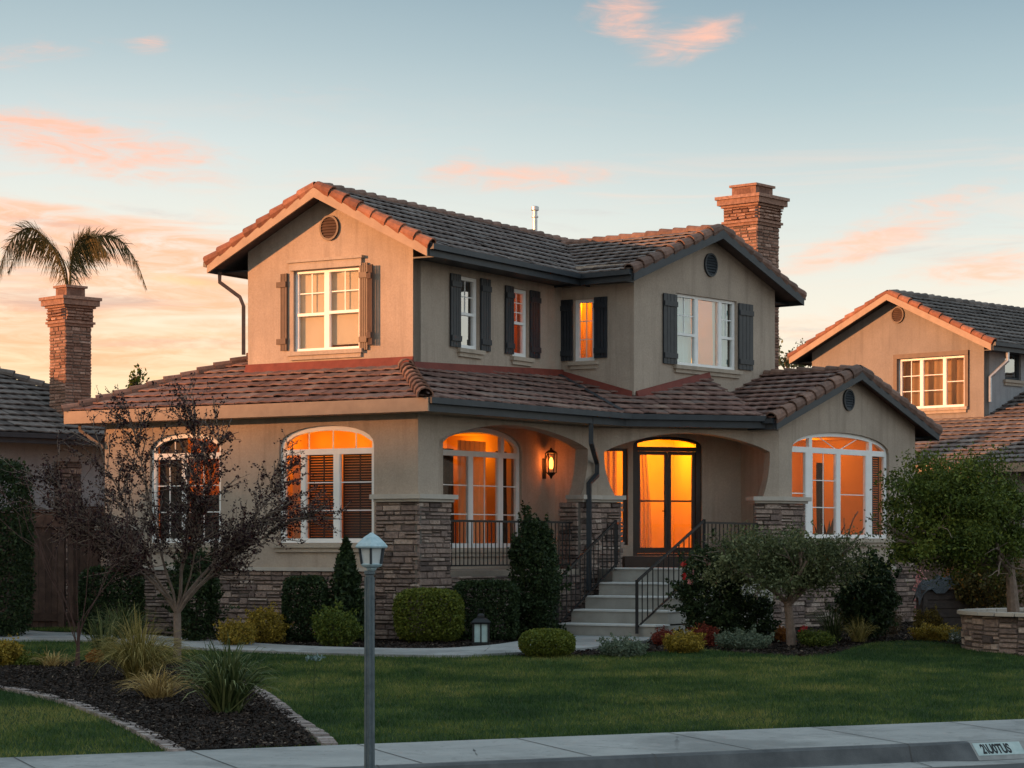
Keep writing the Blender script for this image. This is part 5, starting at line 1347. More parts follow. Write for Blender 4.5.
shrub('silver_groundcover', 'low pale variegated mound of leaves beside the foot of the stairs', 'plant', 624, 656, 44, 16, LF_GREY, 2600, .034, 2.2, .8, .5, .15)
shrub('golden_mound', 'rounded golden yellow plant at the right of the stair railing', 'plant', 684, 652, 38, 19, LF_GOLD, 4000, .03, 2.3, .8, .6, .12)
shrub('red_mound', 'small dark red plant between the stair side and the golden mound', 'plant', 664, 644, 24, 14, LF_RED, 1500, .03, 2.2, .6, .5, .2)
shrub('red_mound', 'bushy orange red plant behind the golden mound', 'plant', 706, 645, 26, 19, LF_RED, 2200, .03, 2.2, .6, .5, .2)
shrub('silver_groundcover', 'broad low silver green plant before the dark flowering bush', 'plant', 743, 648, 52, 16, LF_GREY, 3000, .034, 2.2, .9, .5, .2)
shrub('red_mound', 'thin dark red plant behind the silver green plant', 'plant', 744, 641, 24, 13, LF_RED, 800, .03, 2.2, .5, .4, .3)
shrub('orange_flower', 'small orange flowering plant left of the olive trunk', 'plant', 781, 641, 12, 13, LF_ORNG, 600, .03, 2.2, .4, .5, .2)
o = shrub('green_mound', 'flat green mound right of the olive trunk', 'plant', 817, 645, 36, 13, LF_MID, 2200, .03, 2.2, .7, .5, .2)
o = shrub('pink_flower', 'single pink flower above the green mound by the olive trunk', 'flower', 803, 640, 8, 13, LF_MID, 120, .03, 2.2, .2, .5, .2); flowers(o, 3, .06, .06, .22, .05, PETAL_R, .07)
shrub('yellow_shrub', 'golden leaved shrub left of the square clipped hedge', 'shrub', 266, 642, 40, 32, LF_GOLD, 3600, .034, 2.2, .8, .5, .25)
shrub('yellow_shrub', 'lower golden shrub nearest the purple tree by the path', 'shrub', 236, 646, 34, 24, LF_GOLD, 2600, .034, 2.2, .8, .45, .3)
o = shrub('flowering_bush', 'big dark bush with red and pink blossoms beside the stair railing', 'shrub', 712, 642, 58, 98, LF_DARK, 9500, .05, 2.4, 1.5, .5, .25); flowers(o, 5, .75, .6, 1.25, .8, PETAL_R, .08); flowers(o, 7, .75, .6, 1.1, .75, PETAL_P, .09)
shrub('porch_bush', 'tall dark bushy shrub before the porch railing left of the stairs', 'shrub', 536, 638, 48, 112, LF_DARK, 9500, .055, 2.3, 1.3, .4, .3)
shrub('dark_shrub', 'spreading dark evergreen shrub below the right arched window', 'shrub', 868, 640, 54, 80, LF_DARK, 7000, .06, 2.0, 1.2, .35, .35)
shrub('dark_shrub', 'low dark shrub between the flowering bush and the olive trunk', 'shrub', 750, 641, 44, 46, LF_DARK, 3600, .05, 2.2, 1.0, .45, .25)
shrub('brown_shrub', 'dry brownish shrub at the right end of the front bed', 'shrub', 886, 637, 30, 30, leafmat('dry_leaf', [(0, (.05, .035, .02)), (1, (.14, .10, .06))]), 1800, .035, 2.1, .7, .4, .3)
shrub('yellow_shrub', 'dark golden rounded shrub beside the right stone pillar', 'shrub', 928, 632, 26, 24, leafmat('dark_gold_leaf', [(0, (.05, .04, .008)), (1, (.16, .11, .02))]), 2200, .034, 2.2, .8, .5, .2)
shrub('yellow_shrub', 'low spreading golden plant at the lawn edge near the stone planter', 'plant', 936, 640, 44, 14, LF_GOLD, 3000, .032, 2.2, .8, .5, .25)
o = shrub('white_flower', 'small white flowering plant at the end of the golden plant', 'flower', 955, 642, 10, 11, LF_GREY, 260, .03, 2.2, .3, .5, .2); flowers(o, 5, .08, .08, .1, .08, PETAL_W, .05)
shrub('yellow_shrub', 'yellowish shrub at the far left edge of the island bed', 'shrub', 4, 666, 34, 26, LF_GOLD, 2600, .034, 2.2, .8, .45, .3)
shrub('yellow_mound', 'low yellow green mound beside the yellowish shrub at left', 'plant', 34, 666, 30, 11, LF_BRIGHT, 1600, .03, 2.2, .7, .45, .3)
shrub('orange_flower', 'small orange plant at the foot of the reddish sapling', 'plant', 94, 664, 16, 14, LF_ORNG, 500, .035, 2.2, .4, .4, .3)
# conical evergreen: drooping whorls of needles
x, y = G(346, 641); k = y / F; z0 = terr(y); t = thing('conical_evergreen', 'narrow dark conical evergreen beside the corner stone pillar', 'conifer', (x, y, z0)); C = []
H = 102 * k
for i in range(9000):
    h = random.random() ** 1.25; rr = (1 - h) ** .75 * .42 * random.uniform(.6, 1.5) * random.random() ** .4; a = random.uniform(0, 6.28)
    C.append((x + rr * math.cos(a), y + rr * math.sin(a), z0 + h * H + .15 * rr))
quads_obj('foliage', leaf_quads(np.array(C), .05, .8, 2.6), clump(len(C)), LF_DARK, t); m = MB(); m.tube([(x, y, z0 - .05), (x, y, z0 + H * .9)], [.05, .01], 7); m.build('trunk', BARK_D, t)
# spiky and ornamental grasses
grass_clump('spiky_grass', 'large dark green spiky grass clump by the brick edging', 226, 714, 104, 74, BL_GREEN, 380, .040, .45, .35)
grass_clump('feather_grass', 'wide straw coloured grass mound left of the purple tree trunk', 139, 681, 112, 62, BL_GOLD, 900, .017, .75, .05)
grass_clump('feather_grass', 'smaller bright tan grass tuft in front of the straw mound', 158, 700, 84, 34, BL_TAN, 260, .018, .6, .1)
grass_clump('spiky_grass', 'upright green spiky plant behind the reddish sapling', 104, 662, 50, 52, BL_GREEN, 150, .03, .25, .7)
grass_clump('spiky_grass', 'grey green spiky plant against the low box hedge', 124, 640, 66, 42, BL_GREEN, 170, .028, .3, .4)
grass_clump('tan_tuft', 'small pale yellow tuft left of the reddish sapling', 52, 668, 44, 20, BL_TAN, 110, .018, .5, .3)
grass_clump('feather_grass', 'pale tufted grass right of the olive tree', 834, 640, 58, 46, BL_GREEN, 230, .016, .5, .4)
grass_clump('feather_grass', 'yellowish arching grass in the bed below the right window', 858, 642, 40, 26, BL_GOLD, 200, .016, .5, .3)
grass_clump('thin_grass', 'wispy thin green tuft beside the purple tree trunk', 200, 684, 60, 40, BL_GREEN, 60, .014, .6, .3)
# lone flower stalk in the lawn
x, y = G(314, 705); z0 = terr(y); t = thing('flower_stalk', 'single thin stalk with a pale blue flower head rising from the lawn', 'flower', (x, y, z0)); m = MB()
m.tube([(x, y, z0), (x - .01, y, z0 + .2), (x + .02, y, z0 + .62)], [.009, .008, .006], 5); m.build('stem', BL_GREEN, t)
C = np.array([(x + .02, y, z0 + .64)]) + rng.normal(size=(70, 3)) * np.array([.05, .05, .018]); quads_obj('petals', leaf_quads(C, .035), clump(70), leafmat('pale_petal', [(0, (.08, .13, .11)), (1, (.24, .33, .33))]), t)
# plants in the gap at right, before the fence
shrub('gap_shrub', 'olive yellow shrub with orange tips in front of the pale wooden fence', 'shrub', 985, 612, 70, 62, leafmat('olive_gold_leaf', [(0, (.03, .032, .010)), (.7, (.09, .075, .02)), (1, (.30, .15, .03))]), 5000, .06, 2.0, 1.4, .3, .4, Y=50)
grass_clump('aloe_plant', 'reddish aloe like plant before the pale wooden fence', 968, 618, 44, 50, leafmat('aloe_blade', [(0, (.08, .05, .02)), (.6, (.20, .11, .04)), (1, (.36, .19, .06))]), 70, .05, .3, .5, cat='plant')
shrub('orange_flower', 'tall orange blossom spray against the pale wooden fence', 'flower', 951, 604, 16, 46, LF_ORNG, 260, .05, 2.0, .4, .3, .4, Y=52)
shrub('pink_flower', 'coral pink blossoms beside the right stone pillar by the fence', 'flower', 921, 612, 14, 44, PETAL_P, 160, .05, 2.0, .4, .3, .4, Y=53)
# ------------------------------------------------------------------ street lamp
Yl = 21.9; xl = (369.5 - CX) / F * Yl; kl = Yl / F; zg = terr(Yl) - .13
assert True
zh = lambda py: ZC + (HY - py) * kl
PATINA = m_noise('verdigris_paint', (.26, .38, .42), (.44, .55, .58), 18, .55, 60, .3, .01, .4, .2)
POLE = m_noise('grey_blue_pole', (.06, .085, .10), (.12, .15, .165), 12, .5, 60, .2, .01, .4, .2)
FROST = m_noise('frosted_glass', (.50, .54, .54), (.62, .66, .66), 10, .35, 50, .05)
t = thing('street_lamp', 'grey blue lamp post with a verdigris pyramid roofed lantern near the pavement', 'lamp post', (xl, Yl, zg))
m = MB(); m.lathe((xl, Yl, 0), [(.12, zg - .05), (.12, zg + .02), (.075, zg + .05), (.05, zg + .10), (.043, zg + .3), (.041, zh(575)), (.055, zh(574)), (.055, zh(571.5)), (.042, zh(570.5))], 14)
for k in range(8):
    a = k * math.pi / 4; m.tube([(xl + .043 * math.cos(a), Yl + .043 * math.sin(a), zg + .3), (xl + .041 * math.cos(a), Yl + .041 * math.sin(a), zh(577))], .008, 4)
m.build('pole', POLE, t)
fx = xl + .02
m = MB(); fr_ = 6
m.lathe((fx, Yl, 0), [(.035, zh(571)), (.05, zh(569.5)), (.055, zh(568)), (.10, zh(566.5)), (.115, zh(564.5)), (.105, zh(563.5))], 6)
for k in range(6):
    a = 2 * math.pi * (k + .5) / 6; m.tube([(fx + .10 * math.cos(a), Yl + .10 * math.sin(a), zh(564)), (fx + .125 * math.cos(a), Yl + .125 * math.sin(a), zh(547.5))], .010, 4)
m.lathe((fx, Yl, 0), [(.125, zh(548.5)), (.165, zh(548)), (.172, zh(546.4)), (.145, zh(543)), (.08, zh(537)), (.03, zh(534)), (.012, zh(532.6))], 6)
head = m.build('lantern', PATINA, t)
m = MB()
for k in range(6):
    for q_ in (0,):
        a = 2 * math.pi * (k + .5 + q_) / 6; rr_ = 1 if q_ == 0 else .885
        m.tube([(fx + .104 * rr_ * math.cos(a), Yl + .104 * rr_ * math.sin(a), zh(564)), (fx + .129 * rr_ * math.cos(a), Yl + .129 * rr_ * math.sin(a), zh(548))], .009 if q_ else .012, 4)
m.build('glazing_bars', SLATE, head)
m = MB(); m.lathe((fx, Yl, 0), [(.094, zh(563.6)), (.118, zh(548.6))], 6); m.build('pane', FROST, head)

# path lantern in the mulch
x, y = G(481, 644.5); k = y / F; z0 = terr(y) - .02
t = thing('path_lantern', 'small dark garden lantern with pale panes standing in mulch before the square hedge', 'lantern', (x, y, z0)); m = MB()
m.lathe((x, y, z0), [(.17, 0), (.17, .05), (.14, .06)], sq=True)
for sx in (-1, 1):
    for sy in (-1, 1): m.box(x + sx * .145 - .02, x + sx * .145 + .02, y + sy * .145 - .02, y + sy * .145 + .02, z0 + .06, z0 + .42)
m.box(x - .012, x + .012, y - .15, y - .13, z0 + .06, z0 + .42)
m.lathe((x, y, z0), [(.18, .42), (.19, .45), (.12, .52), (.07, .54), (.07, .58), (.03, .62)], sq=True); m.tube([(x - .06, y, z0 + .6), (x - .05, y, z0 + .70), (x + .05, y, z0 + .70), (x + .06, y, z0 + .6)], .008, 5)
b = m.build('case', IRON, t); m = MB(); m.lathe((x, y, z0), [(.13, .07), (.13, .415)], sq=True); m.build('pane', m_noise('milky_pane', (.30, .42, .42), (.42, .55, .54), 7, .3, 40, .05), t)

# ------------------------------------------------------------------ edging of the island bed
def edging(px_list, w, label):
    pts = [Vector(p) for p in smoothpoly([G(*p) for p in px_list], 14)]
    L = [0]
    for a, b in zip(pts, pts[1:]): L.append(L[-1] + (b - a).length)
    t = thing('brick_edging', label, 'garden edging', (pts[0].x, pts[0].y, terr(pts[0].y)))
    def at(s):
        for i in range(len(L) - 1):
            if s <= L[i + 1]: f = (s - L[i]) / max(1e-6, L[i + 1] - L[i]); return pts[i].lerp(pts[i + 1], f), (pts[i + 1] - pts[i]).normalized()
        return pts[-1], (pts[-1] - pts[-2]).normalized()
    s = 0; m = MB()
    while s < L[-1] - .05:
        l = .22; p, d = at(s + l / 2); n = Vector((d.y, -d.x)) * (w / 2) ; e = d * (l / 2 - .007); z = terr(p.y); h = .036 + random.uniform(-.008, .008)
        q = [p - e - n, p + e - n, p + e + n, p - e + n]; sh = .012
        qt = [p - e * .92 - n * .92, p + e * .92 - n * .92, p + e * .92 + n * .92, p - e * .92 + n * .92]
        m.hexa([(*v, z - .04) for v in q] + [(*v, z + h) for v in qt]); s += l
    m.build('pavers', PAVER, t); return t
PAVER = m_rnd('edging_paver', [(0, (.16, .13, .12)), (.5, (.25, .205, .19)), (1, (.34, .285, .265))], .9, 14, .5, 40, .6)
edging([(-140, 679), (-60, 682), (0, 688.5), (40, 696), (80, 707), (120, 722.5), (150, 737), (176, 751.6)], .19, 'curved grey paver edging between the left lawn and the mulch bed')
edging([(230, 680), (256, 691), (276, 704), (296, 721), (318, 735), (329, 744.6)], .19, 'curved grey paver edging right of the big spiky grass')

# ------------------------------------------------------------------ stone planter at right
PC = Vector(((1078 - CX) / F * (PLY + .4), PLY + .9)); PR = 1.95
t = thing('stone_planter', 'curved raised planter of ledger stone with a pale cap at the right edge', 'planter', (PC.x, PC.y, -.05))
m = MB(); n = 30; zt = ZC + (HY - 613) * (PLY - .6) / F
for i in range(n):
    a0, a1 = 2 * math.pi * i / n, 2 * math.pi * (i + 1) / n
    p0, p1 = PC + Vector((math.cos(a0), math.sin(a0))) * PR, PC + Vector((math.cos(a1), math.sin(a1))) * PR
    f_ = frame_between(p0, p1); f_ = Fr(p0, (p1.x - p0.x, p1.y - p0.y)); L = (p1 - p0).length
    stones(m, f_, 0, L, -.12, zt - .07, .0, ch=(.09, .16), sl=(.2, .45)); m.fbox(f_, 0, L, -.2, .004, -.12, zt - .07, 0, 1)
m.build('stone_wall', [STONE, MORTAR], t)
m = MB()
for i in range(n):
    a0, a1 = 2 * math.pi * (i + .03) / n, 2 * math.pi * (i + .97) / n
    q = [PC + Vector((math.cos(a), math.sin(a))) * r_ for a, r_ in ((a0, PR + .16), (a1, PR + .16), (a1, PR - .25), (a0, PR - .25))]
    m.hexa([(*v, zt - .065) for v in q] + [(*v, zt) for v in q])
m.build('cap', CAPST, t)
m = MB(); m.slab([tuple(PC + Vector((math.cos(2 * math.pi * i / 24), math.sin(2 * math.pi * i / 24))) * (PR - .15)) for i in range(24)], -.1, zt - .12); m.build('soil', MULCH_S, t)

# ------------------------------------------------------------------ fences
def board_fence(name, label, p0, p1, h, mat, posts, cat='fence', bw=.15, rails=True, z0=-.02):
    f_ = frame_between(p0, p1); L = (Vector(p1) - Vector(p0)).length; t = thing(name, label, cat, (p0[0], p0[1], z0)); m = MB(); u = 0
    while u < L - .02:
        w = min(bw, L - u); m.fbox(f_, u + .004, u + w - .004, -.012 + random.uniform(-.004, .004), .012, z0 + .04, h + random.uniform(-.01, .01)); u += w
    m.build('boards', mat, t); m = MB()
    if rails:
        for za, zb in ((.22, .40), (h - .32, h - .02)): m = MB(); m.fbox(f_, 0, L, .014, .055, z0 + za, z0 + zb); m.build('rail', mat, t)
        m = MB(); m.fbox(f_, -.02, L + .02, -.06, .075, h + .012, h + .06); m.build('top_rail', mat, t)
    for u in posts:
        m = MB(); m.fbox(f_, u - .07, u + .07, -.05, .07, z0 - .1, h + .005); m.build('post', mat, t)
    return t
q = lambda px, Y: ((px - CX) / F * Y, Y)
board_fence('wooden_gate', 'tall dark brown wooden gate between the left hedge and the house', q(20, 51.5), q(66, 51.3), ZC + (HY - 512) * 51.4 / F, FENCEW, [0.02, 1.0], 'gate')
board_fence('wooden_fence', 'dark brown board fence panel between the gate and the house corner', q(67.5, 51.3), q(106, 51.1), ZC + (HY - 509) * 51.2 / F, FENCEW, [.85])
board_fence('wooden_fence', 'dark brown board fence behind the tall hedge at the left edge', q(-70, 51.9), q(18, 51.55), ZC + (HY - 512) * 51.6 / F, FENCEW, [])
board_fence('pale_fence', 'weathered pale wooden fence panel behind the right stone pillar', q(914, 57.2), q(951, 56.6), ZC + (HY - 541) * 57 / F, FENCEP, [], bw=.17)
board_fence('pale_fence', 'darker wooden fence panel behind the aloe and the planter', q(951.5, 56.6), q(1100, 55), ZC + (HY - 556) * 56 / F, FENCEP, [], bw=.17)

# ------------------------------------------------------------------ covered cart by the pale fence
Yc = 50.5; k = Yc / F; xc = (928 - CX) * k; z0 = 0
COVER = m_noise('grey_cover', (.03, .036, .042), (.06, .068, .076), 5, .7, 24, .8, .05)
DRK = m_noise('dark_cart', (.03, .024, .022), (.06, .045, .04), 6, .7, 40, .3)
t = thing('covered_cart', 'low dark wooden bin under a rumpled grey cover beside the right stone pillar', 'bin', (xc, Yc, z0))
m = MB()
for i in range(4): m.box(xc - .2, xc + .95, Yc - .35, Yc - .32, .14 + i * .19, .14 + i * .19 + .17)
m.box(xc - .19, xc + .94, Yc - .318, Yc + .4, .12, .92)
for sx in (-.17, .86): m.box(xc + sx, xc + sx + .09, Yc - .38, Yc - .352, 0, .92)
m.build('bin_body', DRK, t)
m = MB(); n = 14
def cz(i, j): return 1.0 + .10 * math.sin(i * .9) * math.cos(j * 1.3) + .16 * (1 - (2 * i / n - 1) ** 2) - .22 * (abs(2 * j / n - 1) ** 4) - .22 * (abs(2 * i / n - 1) ** 6) + .02 * math.sin(i * 2.7 + j)
for i in range(n):
    for j in range(n):
        P = lambda a, b: (xc - .27 + 1.3 * a / n, Yc - .42 + .9 * b / n, cz(a, b)); m.face([P(i, j), P(i + 1, j), P(i + 1, j + 1), P(i, j + 1)], .5)
m.build('cover', COVER, t, smooth=True)

# ------------------------------------------------------------------ address plate on the kerb
pt0 = (Vector(G(978, 744)) - s0).dot(sd); pt1 = (Vector(G(1036, 744)) - s0).dot(sd)
PLATE = m_noise('address_paint', (.30, .385, .38), (.42, .50, .49), 9, .7, 60, .1); BLACKP = m_noise('black_lettering', (.012, .013, .014), (.025, .026, .028), 9, .7, 60, .1)
def on_kerb(t_, v, h=0.003):
    """v 0..1 down the sloping kerb face"""
    o0, zz0, o1, zz1 = .118, -.007, .262, -.132
    p = st_(t_, WALKW + o0 + (o1 - o0) * v); nz = Vector((sn.x * .655, sn.y * .655, .755)) * h
    return Vector((p[0], p[1], terr(p[1]) + zz0 + (zz1 - zz0) * v)) + nz
m = MB(); m.hexa([on_kerb(pt0, 1, -.002), on_kerb(pt1, 1, -.002), on_kerb(pt1, 0, -.002), on_kerb(pt0, 0, -.002), on_kerb(pt0, 1), on_kerb(pt1, 1), on_kerb(pt1, 0), on_kerb(pt0, 0)])
pl = m.build('address_plate', PLATE, None, org=on_kerb(pt0, 1, 0)); tag(pl, 'pale green painted house number plate with black lettering on the kerb', 'sign')
cu_ = bpy.data.curves.new('lettering', 'FONT'); cu_.body = '2\\U0TUS'; cu_.size = 1; cu_.offset = .045; cu_.align_x = 'LEFT'
to = bpy.data.objects.new('lettering', cu_); COL.objects.link(to); dg = bpy.context.evaluated_depsgraph_get(); dg.update()
tm = bpy.data.meshes.new_from_object(to.evaluated_get(dg)); bpy.data.objects.remove(to)
xs = [v.co.x for v in tm.vertices]; ys = [v.co.y for v in tm.vertices]; x0_, x1_, y0_, y1_ = min(xs), max(xs), min(ys), max(ys)
ta, tb = (Vector(G(985, 744)) - s0).dot(sd), (Vector(G(1021, 744)) - s0).dot(sd)
for v in tm.vertices:
    v.co = on_kerb(ta + (tb - ta) * (v.co.x - x0_) / (x1_ - x0_), .9 - .8 * (v.co.y - y0_) / (y1_ - y0_), .0045) - ORG[pl.name]
tm.materials.clear(); tm.materials.append(BLACKP); lt = bpy.data.objects.new('lettering', tm); COL.objects.link(lt); lt.parent = pl

# ------------------------------------------------------------------ neighbouring houses
e2 = vdir(2700); p2 = Vector((-e2.y, e2.x))
# right neighbour
NC = Vector(q(984, 70)); NW = 0
# gable wall runs from the corner to the left
fl_tmp = Fr(NC, -p2); ul = fl_tmp.u(812); NL = -ul; NO = Vector(fl_tmp.xy(ul)); fN = Fr(NO, -p2); fN2 = Fr(NC, e2)
RH = thing('neighbour_house', 'beige two storey house with grey tiled gable roof behind at the right', 'house', (NC.x, NC.y, 0))
zn = lambda px, y: fN.z(fN.u(px), y)
zEn = ZC + (HY - 343) * 69.6 / F; hw = NL / 2; zAp = ZC + (HY - 290) * 71.3 / F; PN = (zAp - zEn) / (hw + .55)
N3 = dict(u0=fN.u(898), u1=fN.u(965), z0=zn(930, 408), zs=zn(930, 357), rise=0)
m = MB(); m.prism(fN, [(0, 0), (NL, 0), (NL, zEn + PN * .55 - .14), (hw, zAp - .16), (0, zEn + PN * .55 - .14)], -.3, 0, [H0(N3)]); m.build('wall', STUCCO_N, RH)
N4 = dict(u0=fN2.u(1005), u1=fN2.u(1021), z0=fN2.z(fN2.u(1013), 380), zs=fN2.z(fN2.u(1013), 352), rise=0)
m = MB(); m.prism(fN2, [(.002, 0), (12, 0), (12, zEn + .1), (.002, zEn + .1)], -.3, 0, [H0(N4)]); m.build('wall', STUCCO_G, RH)
m = MB(); fw_ = frame_between(NO + e2 * 12, NO); m.fbox(fw_, 0, 11.7, -.3, 0, 0, zEn + .1); fk = frame_between(NC + e2 * 12, NO + e2 * 12); m.fbox(fk, .3, NL - .3, -.3, 0, 0, zEn); m.build('wall', STUCCO_N, RH)
gable_roof(fN, NL, .55, .45, zEn, PN, 12, tmat=TILE_D, cmat_l=CAP, cmat_r=CAP, rake_m=BROWN, cr=.12, parent=RH, ridge=TILE_D)
vent(RH, fN, 898, 315, .24, SHUT_B, SHUT_B)
w, L_ = window(RH, fN, cols=[(fN.u(919), fN.u(921.5)), (fN.u(942), fN.u(944.5))], fw=.07, grid=[(0, 2, 3), (1, 1, 3), (2, 1, 2)], mats=(WHITE, GL_MID), **N3)
curtain(w, fN, N3['u0'], N3['u1'], N3['z0'], N3['zs'], -.4, 9, .03); 
room(RH, fN, N3['u0'] - .2, N3['u1'] + .2, N3['z0'] - .5, N3['zs'] + .3, 1.5, 9, (1, .65, .40))
m = MB(); m.fbox(fN, N3['u0'] - .14, N3['u1'] + .14, .002, .06, N3['zs'] + .002, N3['zs'] + .14)
for uu in (N3['u0'] - .14, N3['u1'] + .01): m.fbox(fN, uu, uu + .13, .002, .055, N3['z0'] - .02, N3['zs'])
m.build('window_trim', SHUT_B, RH)
w, L_ = window(RH, fN2, fw=.08, mats=(SLATE, GL_REF), **N4)
room(RH, fN2, N4['u0'] - .2, N4['u1'] + .2, N4['z0'] - .4, N4['zs'] + .2, 1.2, 1, (.6, .8, 1))
# lower wing roofs of the right neighbour
zL0 = ZC + (HY - 438) * 68 / F; zL1 = ZC + (HY - 464) * 65 / F
for (f0_, u0_, off_, ze_, vv_) in ((fN, NL * .35, 1.7, zL0, 6.0), (fN, NL * .2, 4.6, zL1, 3.2)):
    lr = MB(); a_ = Vector(f0_.xy(u0_, off_)); b_ = Vector(f0_.xy(NL + 9, off_)); Lx = (b_ - a_).length
    tile_plane(lr, a_, b_, .40, ze_, [(0, 0), (Lx, 0), (Lx, vv_), (0, vv_)])
    rr_ = lr.build('lower_roof', TILE_U, RH); fa = MB(); board(fa, z3(a_, ze_), z3(b_, ze_), .25, .05, f0_.n); fa.build('eave_fascia', BROWN, rr_)
    m = MB(); m.fbox(Fr(f0_.xy(0, off_ - .6), f0_.d), u0_ + .3, NL + 8.6, -2.2, 0, 0, ze_ - .1); m.build('lower_wall', STUCCO_N, RH)
m = MB(); pe = NC + Vector(fN2.n) * .45 + p2 * -.0; pw = NC + Vector(fN2.n) * .09 + e2 * .2
m.tube([z3(NC + Vector(fN2.n) * .52 + e2 * .5, zEn - .15), z3(NC + Vector(fN2.n) * .52 + e2 * .5, zEn - .5), z3(pw, zEn - 1.0), z3(pw, zL0 + 1.2)], .06, 8); m.build('downspout', GALV, RH)
vq_ = Vector(q(939, 78)); m = MB(); m.lathe((vq_.x, vq_.y, zAp - 1.0), [(.07, 0), (.07, 1.25), (.14, 1.27), (.14, 1.5), (.07, 1.52)], 10); m.build('vent_pipe', CAP_D, RH)

# left neighbour: hipped roof, chimney
h2 = vdir(2800); r2 = Vector((-h2.y, h2.x))
LE0 = Vector(q(-60, 55.2)); fH = Fr(LE0, h2); Lh = 16.0; zEl = ZC + (HY - 432) * 55.8 / F
LH = thing('neighbour_house', 'single storey house with grey hipped tile roof and tall brick chimney at the left', 'house', (LE0.x, LE0.y, 0))
hp = fH.u(190); lr = MB()
PI_ = .46
hv = 5.2
tile_plane(lr, Vector(fH.xy(-8, .6)), Vector(fH.xy(hp, .6)), PI_, zEl, [(0, 0), (hp + 8, 0), (hp + 8 - hv, hv), (0, hv)])
hc = Vector(fH.xy(hp, .6)); inH = Vector((-fH.n[0], -fH.n[1]))
tile_plane(lr, hc, hc + inH * 10, PI_, zEl, [(0, 0), (10, 0), (10 - hv, hv), (hv, hv)])
tile_plane(lr, Vector(fH.xy(hp, -9.4)), Vector(fH.xy(-8, -9.4)), PI_, zEl, [(0, 0), (hp + 8, 0), (hp + 8, hv), (hv, hv)])
rf_ = lr.build('roof', TILE_D, LH)
cb = MB(); cap_line(cb, z3(hc, zEl + .02), z3(hc + (inH - Vector(fH.d)) * hv, zEl + .02 + PI_ * hv), .13, .4); cb.build('hip_tiles', TILE_D, rf_)
cb = MB(); cap_line(cb, z3(hc + (inH - Vector(fH.d)) * hv, zEl + .02 + PI_ * hv), z3(Vector(fH.xy(-8, .6)) + inH * hv, zEl + .02 + PI_ * hv), .13, .4); cb.build('ridge_tiles', TILE_D, rf_)
fa = MB(); board(fa, z3(Vector(fH.xy(-8, .6)), zEl), z3(hc, zEl), .25, .05, fH.n); board(fa, z3(Vector(fH.xy(-8, .66)), zEl), z3(hc, zEl), .12, .1, fH.n); fa.build('eave_fascia', SLATE, rf_)
m = MB(); m.fbox(fH, -8, hp - .6, -.3, 0, 0, zEl - .1); m.fbox(fH, -8, hp - .6, -8.8, -8.5, 0, zEl - .1); fe = Fr(fH.xy(hp - .6), inH); m.fbox(fe, .3, 8.5, -.3, 0, 0, zEl - .1); m.build('wall', STUCCO_G, LH)
stone_part('stone_pillar', LH, [(fH, fH.u(54), fH.u(80), 0, 4.0)], 0)
cpt = Vector(q(65.5, 58.2))
chimney(LH, (cpt.x, cpt.y), h2, .76, .68, 4.4, ZC + (HY - 284) * 58.2 / F)
# ------------------------------------------------------------------ ground stuff: grass blades and bark chips
def inside(P, poly):
    x, y = P[:, 0], P[:, 1]; r = np.zeros(len(P), bool); n = len(poly); j = n - 1
    for i in range(n):
        xi, yi = poly[i]; xj, yj = poly[j]
        c = ((yi > y) != (yj > y)) & (x < (xj - xi) * (y - yi) / (yj - yi + 1e-12) + xi); r ^= c; j = i
    return r
def scatter(poly, n, ex=()):
    a = np.array(poly); lo, hi = a.min(0), a.max(0); P = rng.uniform(lo, hi, (n, 2))
    vis = (np.abs(P[:, 0] / np.maximum(P[:, 1], 1)) < 540 / F)
    P = P[vis]; P = P[inside(P, poly)]
    for e in ex: P = P[~inside(P, e)]
    return P
def terr_np(y): return -.018 * np.maximum(0, 45 - y)
def vnoise(P, sx, sy, seed):
    r = np.random.default_rng(seed).uniform(0, 1, (256, 256)); x, y = P[:, 0] * sx + 1000, P[:, 1] * sy + 1000
    i, j = np.floor(x).astype(int), np.floor(y).astype(int); fx, fy = x - i, y - j; fx = fx * fx * (3 - 2 * fx); fy = fy * fy * (3 - 2 * fy)
    g_ = lambda a, b: r[a % 256, b % 256]
    return (g_(i, j) * (1 - fx) + g_(i + 1, j) * fx) * (1 - fy) + (g_(i, j + 1) * (1 - fx) + g_(i + 1, j + 1) * fx) * fy
def lawn_noise(P):
    n = .42 * vnoise(P, .45, .6, 1) + .33 * vnoise(P, 1.3, 1.1, 2) + .25 * vnoise(P, 4, 3, 3)
    return np.clip((n - .5) * 2.1 + .5, 0, 1)
def blades(name, P, h, w, mat, z=0.0):
    n = len(P); a = rng.uniform(0, 2 * np.pi, n); hh = h * rng.uniform(.5, 1.25, n) * (.7 + .6 * vnoise(P, 2.2, 2.2, 9)); ww = w * rng.uniform(.6, 1.3, n)
    zz = terr_np(P[:, 1]) + z; lx, ly = rng.normal(0, .5, n) * hh, rng.normal(0, .5, n) * hh
    c, s_ = np.cos(a) * ww / 2, np.sin(a) * ww / 2
    V = np.stack([np.stack([P[:, 0] - c, P[:, 1] - s_, zz], 1), np.stack([P[:, 0] + c, P[:, 1] + s_, zz], 1), np.stack([P[:, 0] + lx, P[:, 1] + ly, zz + hh], 1)], 1)
    r = np.clip(.75 * lawn_noise(P) + rng.normal(.1, .16, n), 0, 1)
    return quads_obj(name, V, r, mat)
GRASS_B = m_rnd('grass_blade', [(0, (.016, .042, .014)), (.35, (.048, .092, .024)), (.7, (.12, .155, .038)), (1, (.26, .24, .075))], .7, 3, .2, 40, 0, spec=.15, transl=.3)
P = scatter(lawn, 560000, (islb,))
P = P[rng.uniform(0, 1, len(P)) < np.clip(1.35 - (P[:, 1] - 25) / 26, .3, 1)]
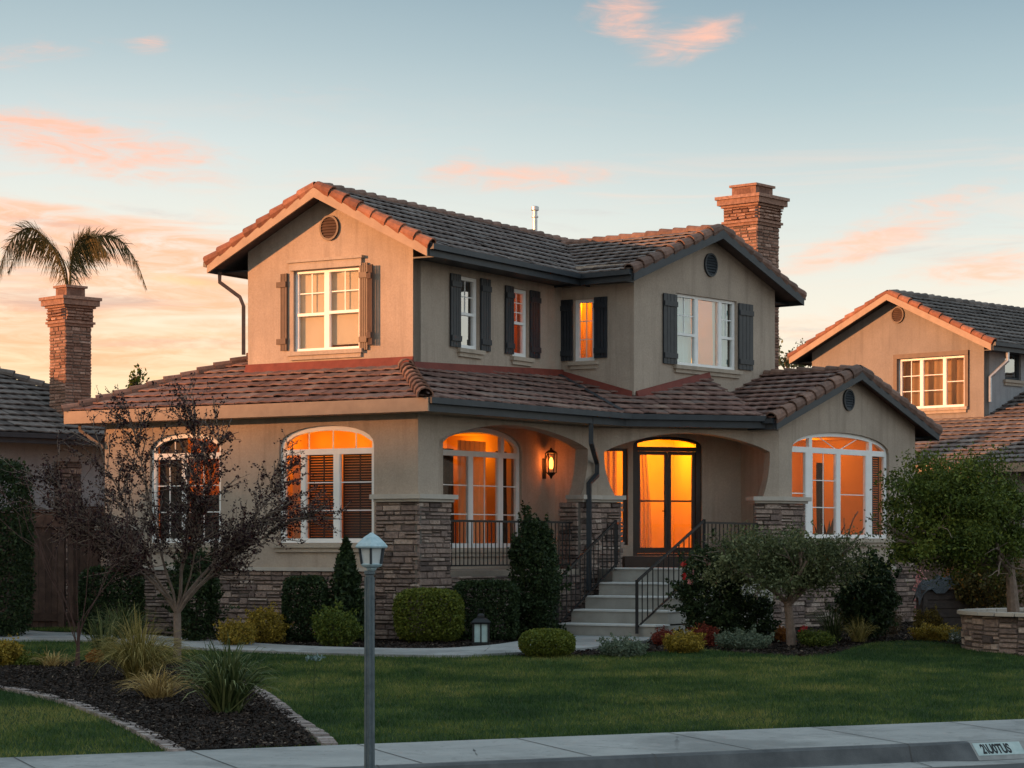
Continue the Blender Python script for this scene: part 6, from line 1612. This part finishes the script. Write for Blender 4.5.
o = blades('grass', P, .055, .012, GRASS_B, -.012); tag(o, 'short green grass blades of the front lawn', 'grass', None, 'stuff')
P = scatter(isl, 9000); o = blades('grass', P, .05, .014, GRASS_B, .045); tag(o, 'grass on the small oval patch inside the path bend', 'grass', None, 'stuff')
CHIP = m_rnd('bark_chip', [(0, (.008, .006, .005)), (.6, (.028, .019, .015)), (.93, (.055, .038, .03)), (1, (.20, .15, .11))], .9, 6, .4, 50, 0)
def chips(P, z, size):
    n = len(P); C = np.concatenate([P, (terr_np(P[:, 1]) + z + rng.uniform(0, .025, n))[:, None]], 1)
    a = rng.normal(size=(n, 3)) * np.array([1, 1, .35]); a /= np.linalg.norm(a, axis=1, keepdims=True); b = np.cross(a, rng.normal(size=(n, 3)) * np.array([.4, .4, 1])); b /= np.linalg.norm(b, axis=1, keepdims=True)
    s_ = size * rng.uniform(.4, 1.5, (n, 1)); a *= s_; b *= s_ * .4
    return np.stack([C - a - b, C + a - b * .7, C + a * .9 + b, C - a * .8 + b], 1), rng.uniform(0, 1, n) ** 1.2
V1, r1 = chips(scatter(islb, 140000), .018, .021); V2, r2_ = chips(scatter(bed, 300000, (path,)), -.025, .026)
o = quads_obj('bark_mulch', np.concatenate([V1, V2]), np.concatenate([r1, r2_]), CHIP); tag(o, 'loose dark bark chips covering the planting beds', 'mulch', None, 'stuff')
# ------------------------------------------------------------------ repeats of a kind share a group phrase
GROUPS = {'box_hedge': 'clipped box hedges along the house', 'dark_shrub': 'dark shrubs against the house walls', 'red_mound': 'small red plants in the front bed',
          'silver_groundcover': 'silver leaved ground cover plants', 'yellow_shrub': 'golden leaved shrubs', 'spiky_grass': 'spiky green grass clumps', 'feather_grass': 'arching feathery grasses',
          'orange_flower': 'orange flowering plants', 'pink_flower': 'pink flowering plants', 'young_tree': 'thin treetops behind the roofs', 'wooden_fence': 'dark wooden fence panels',
          'pale_fence': 'pale wooden fence panels', 'brick_edging': 'paver edgings of the island bed', 'neighbour_house': 'neighbouring houses'}
for o in bpy.data.objects:
    b = o.name.split('.')[0]
    if o.parent is None and 'category' in o and b in GROUPS: o['group'] = GROUPS[b]
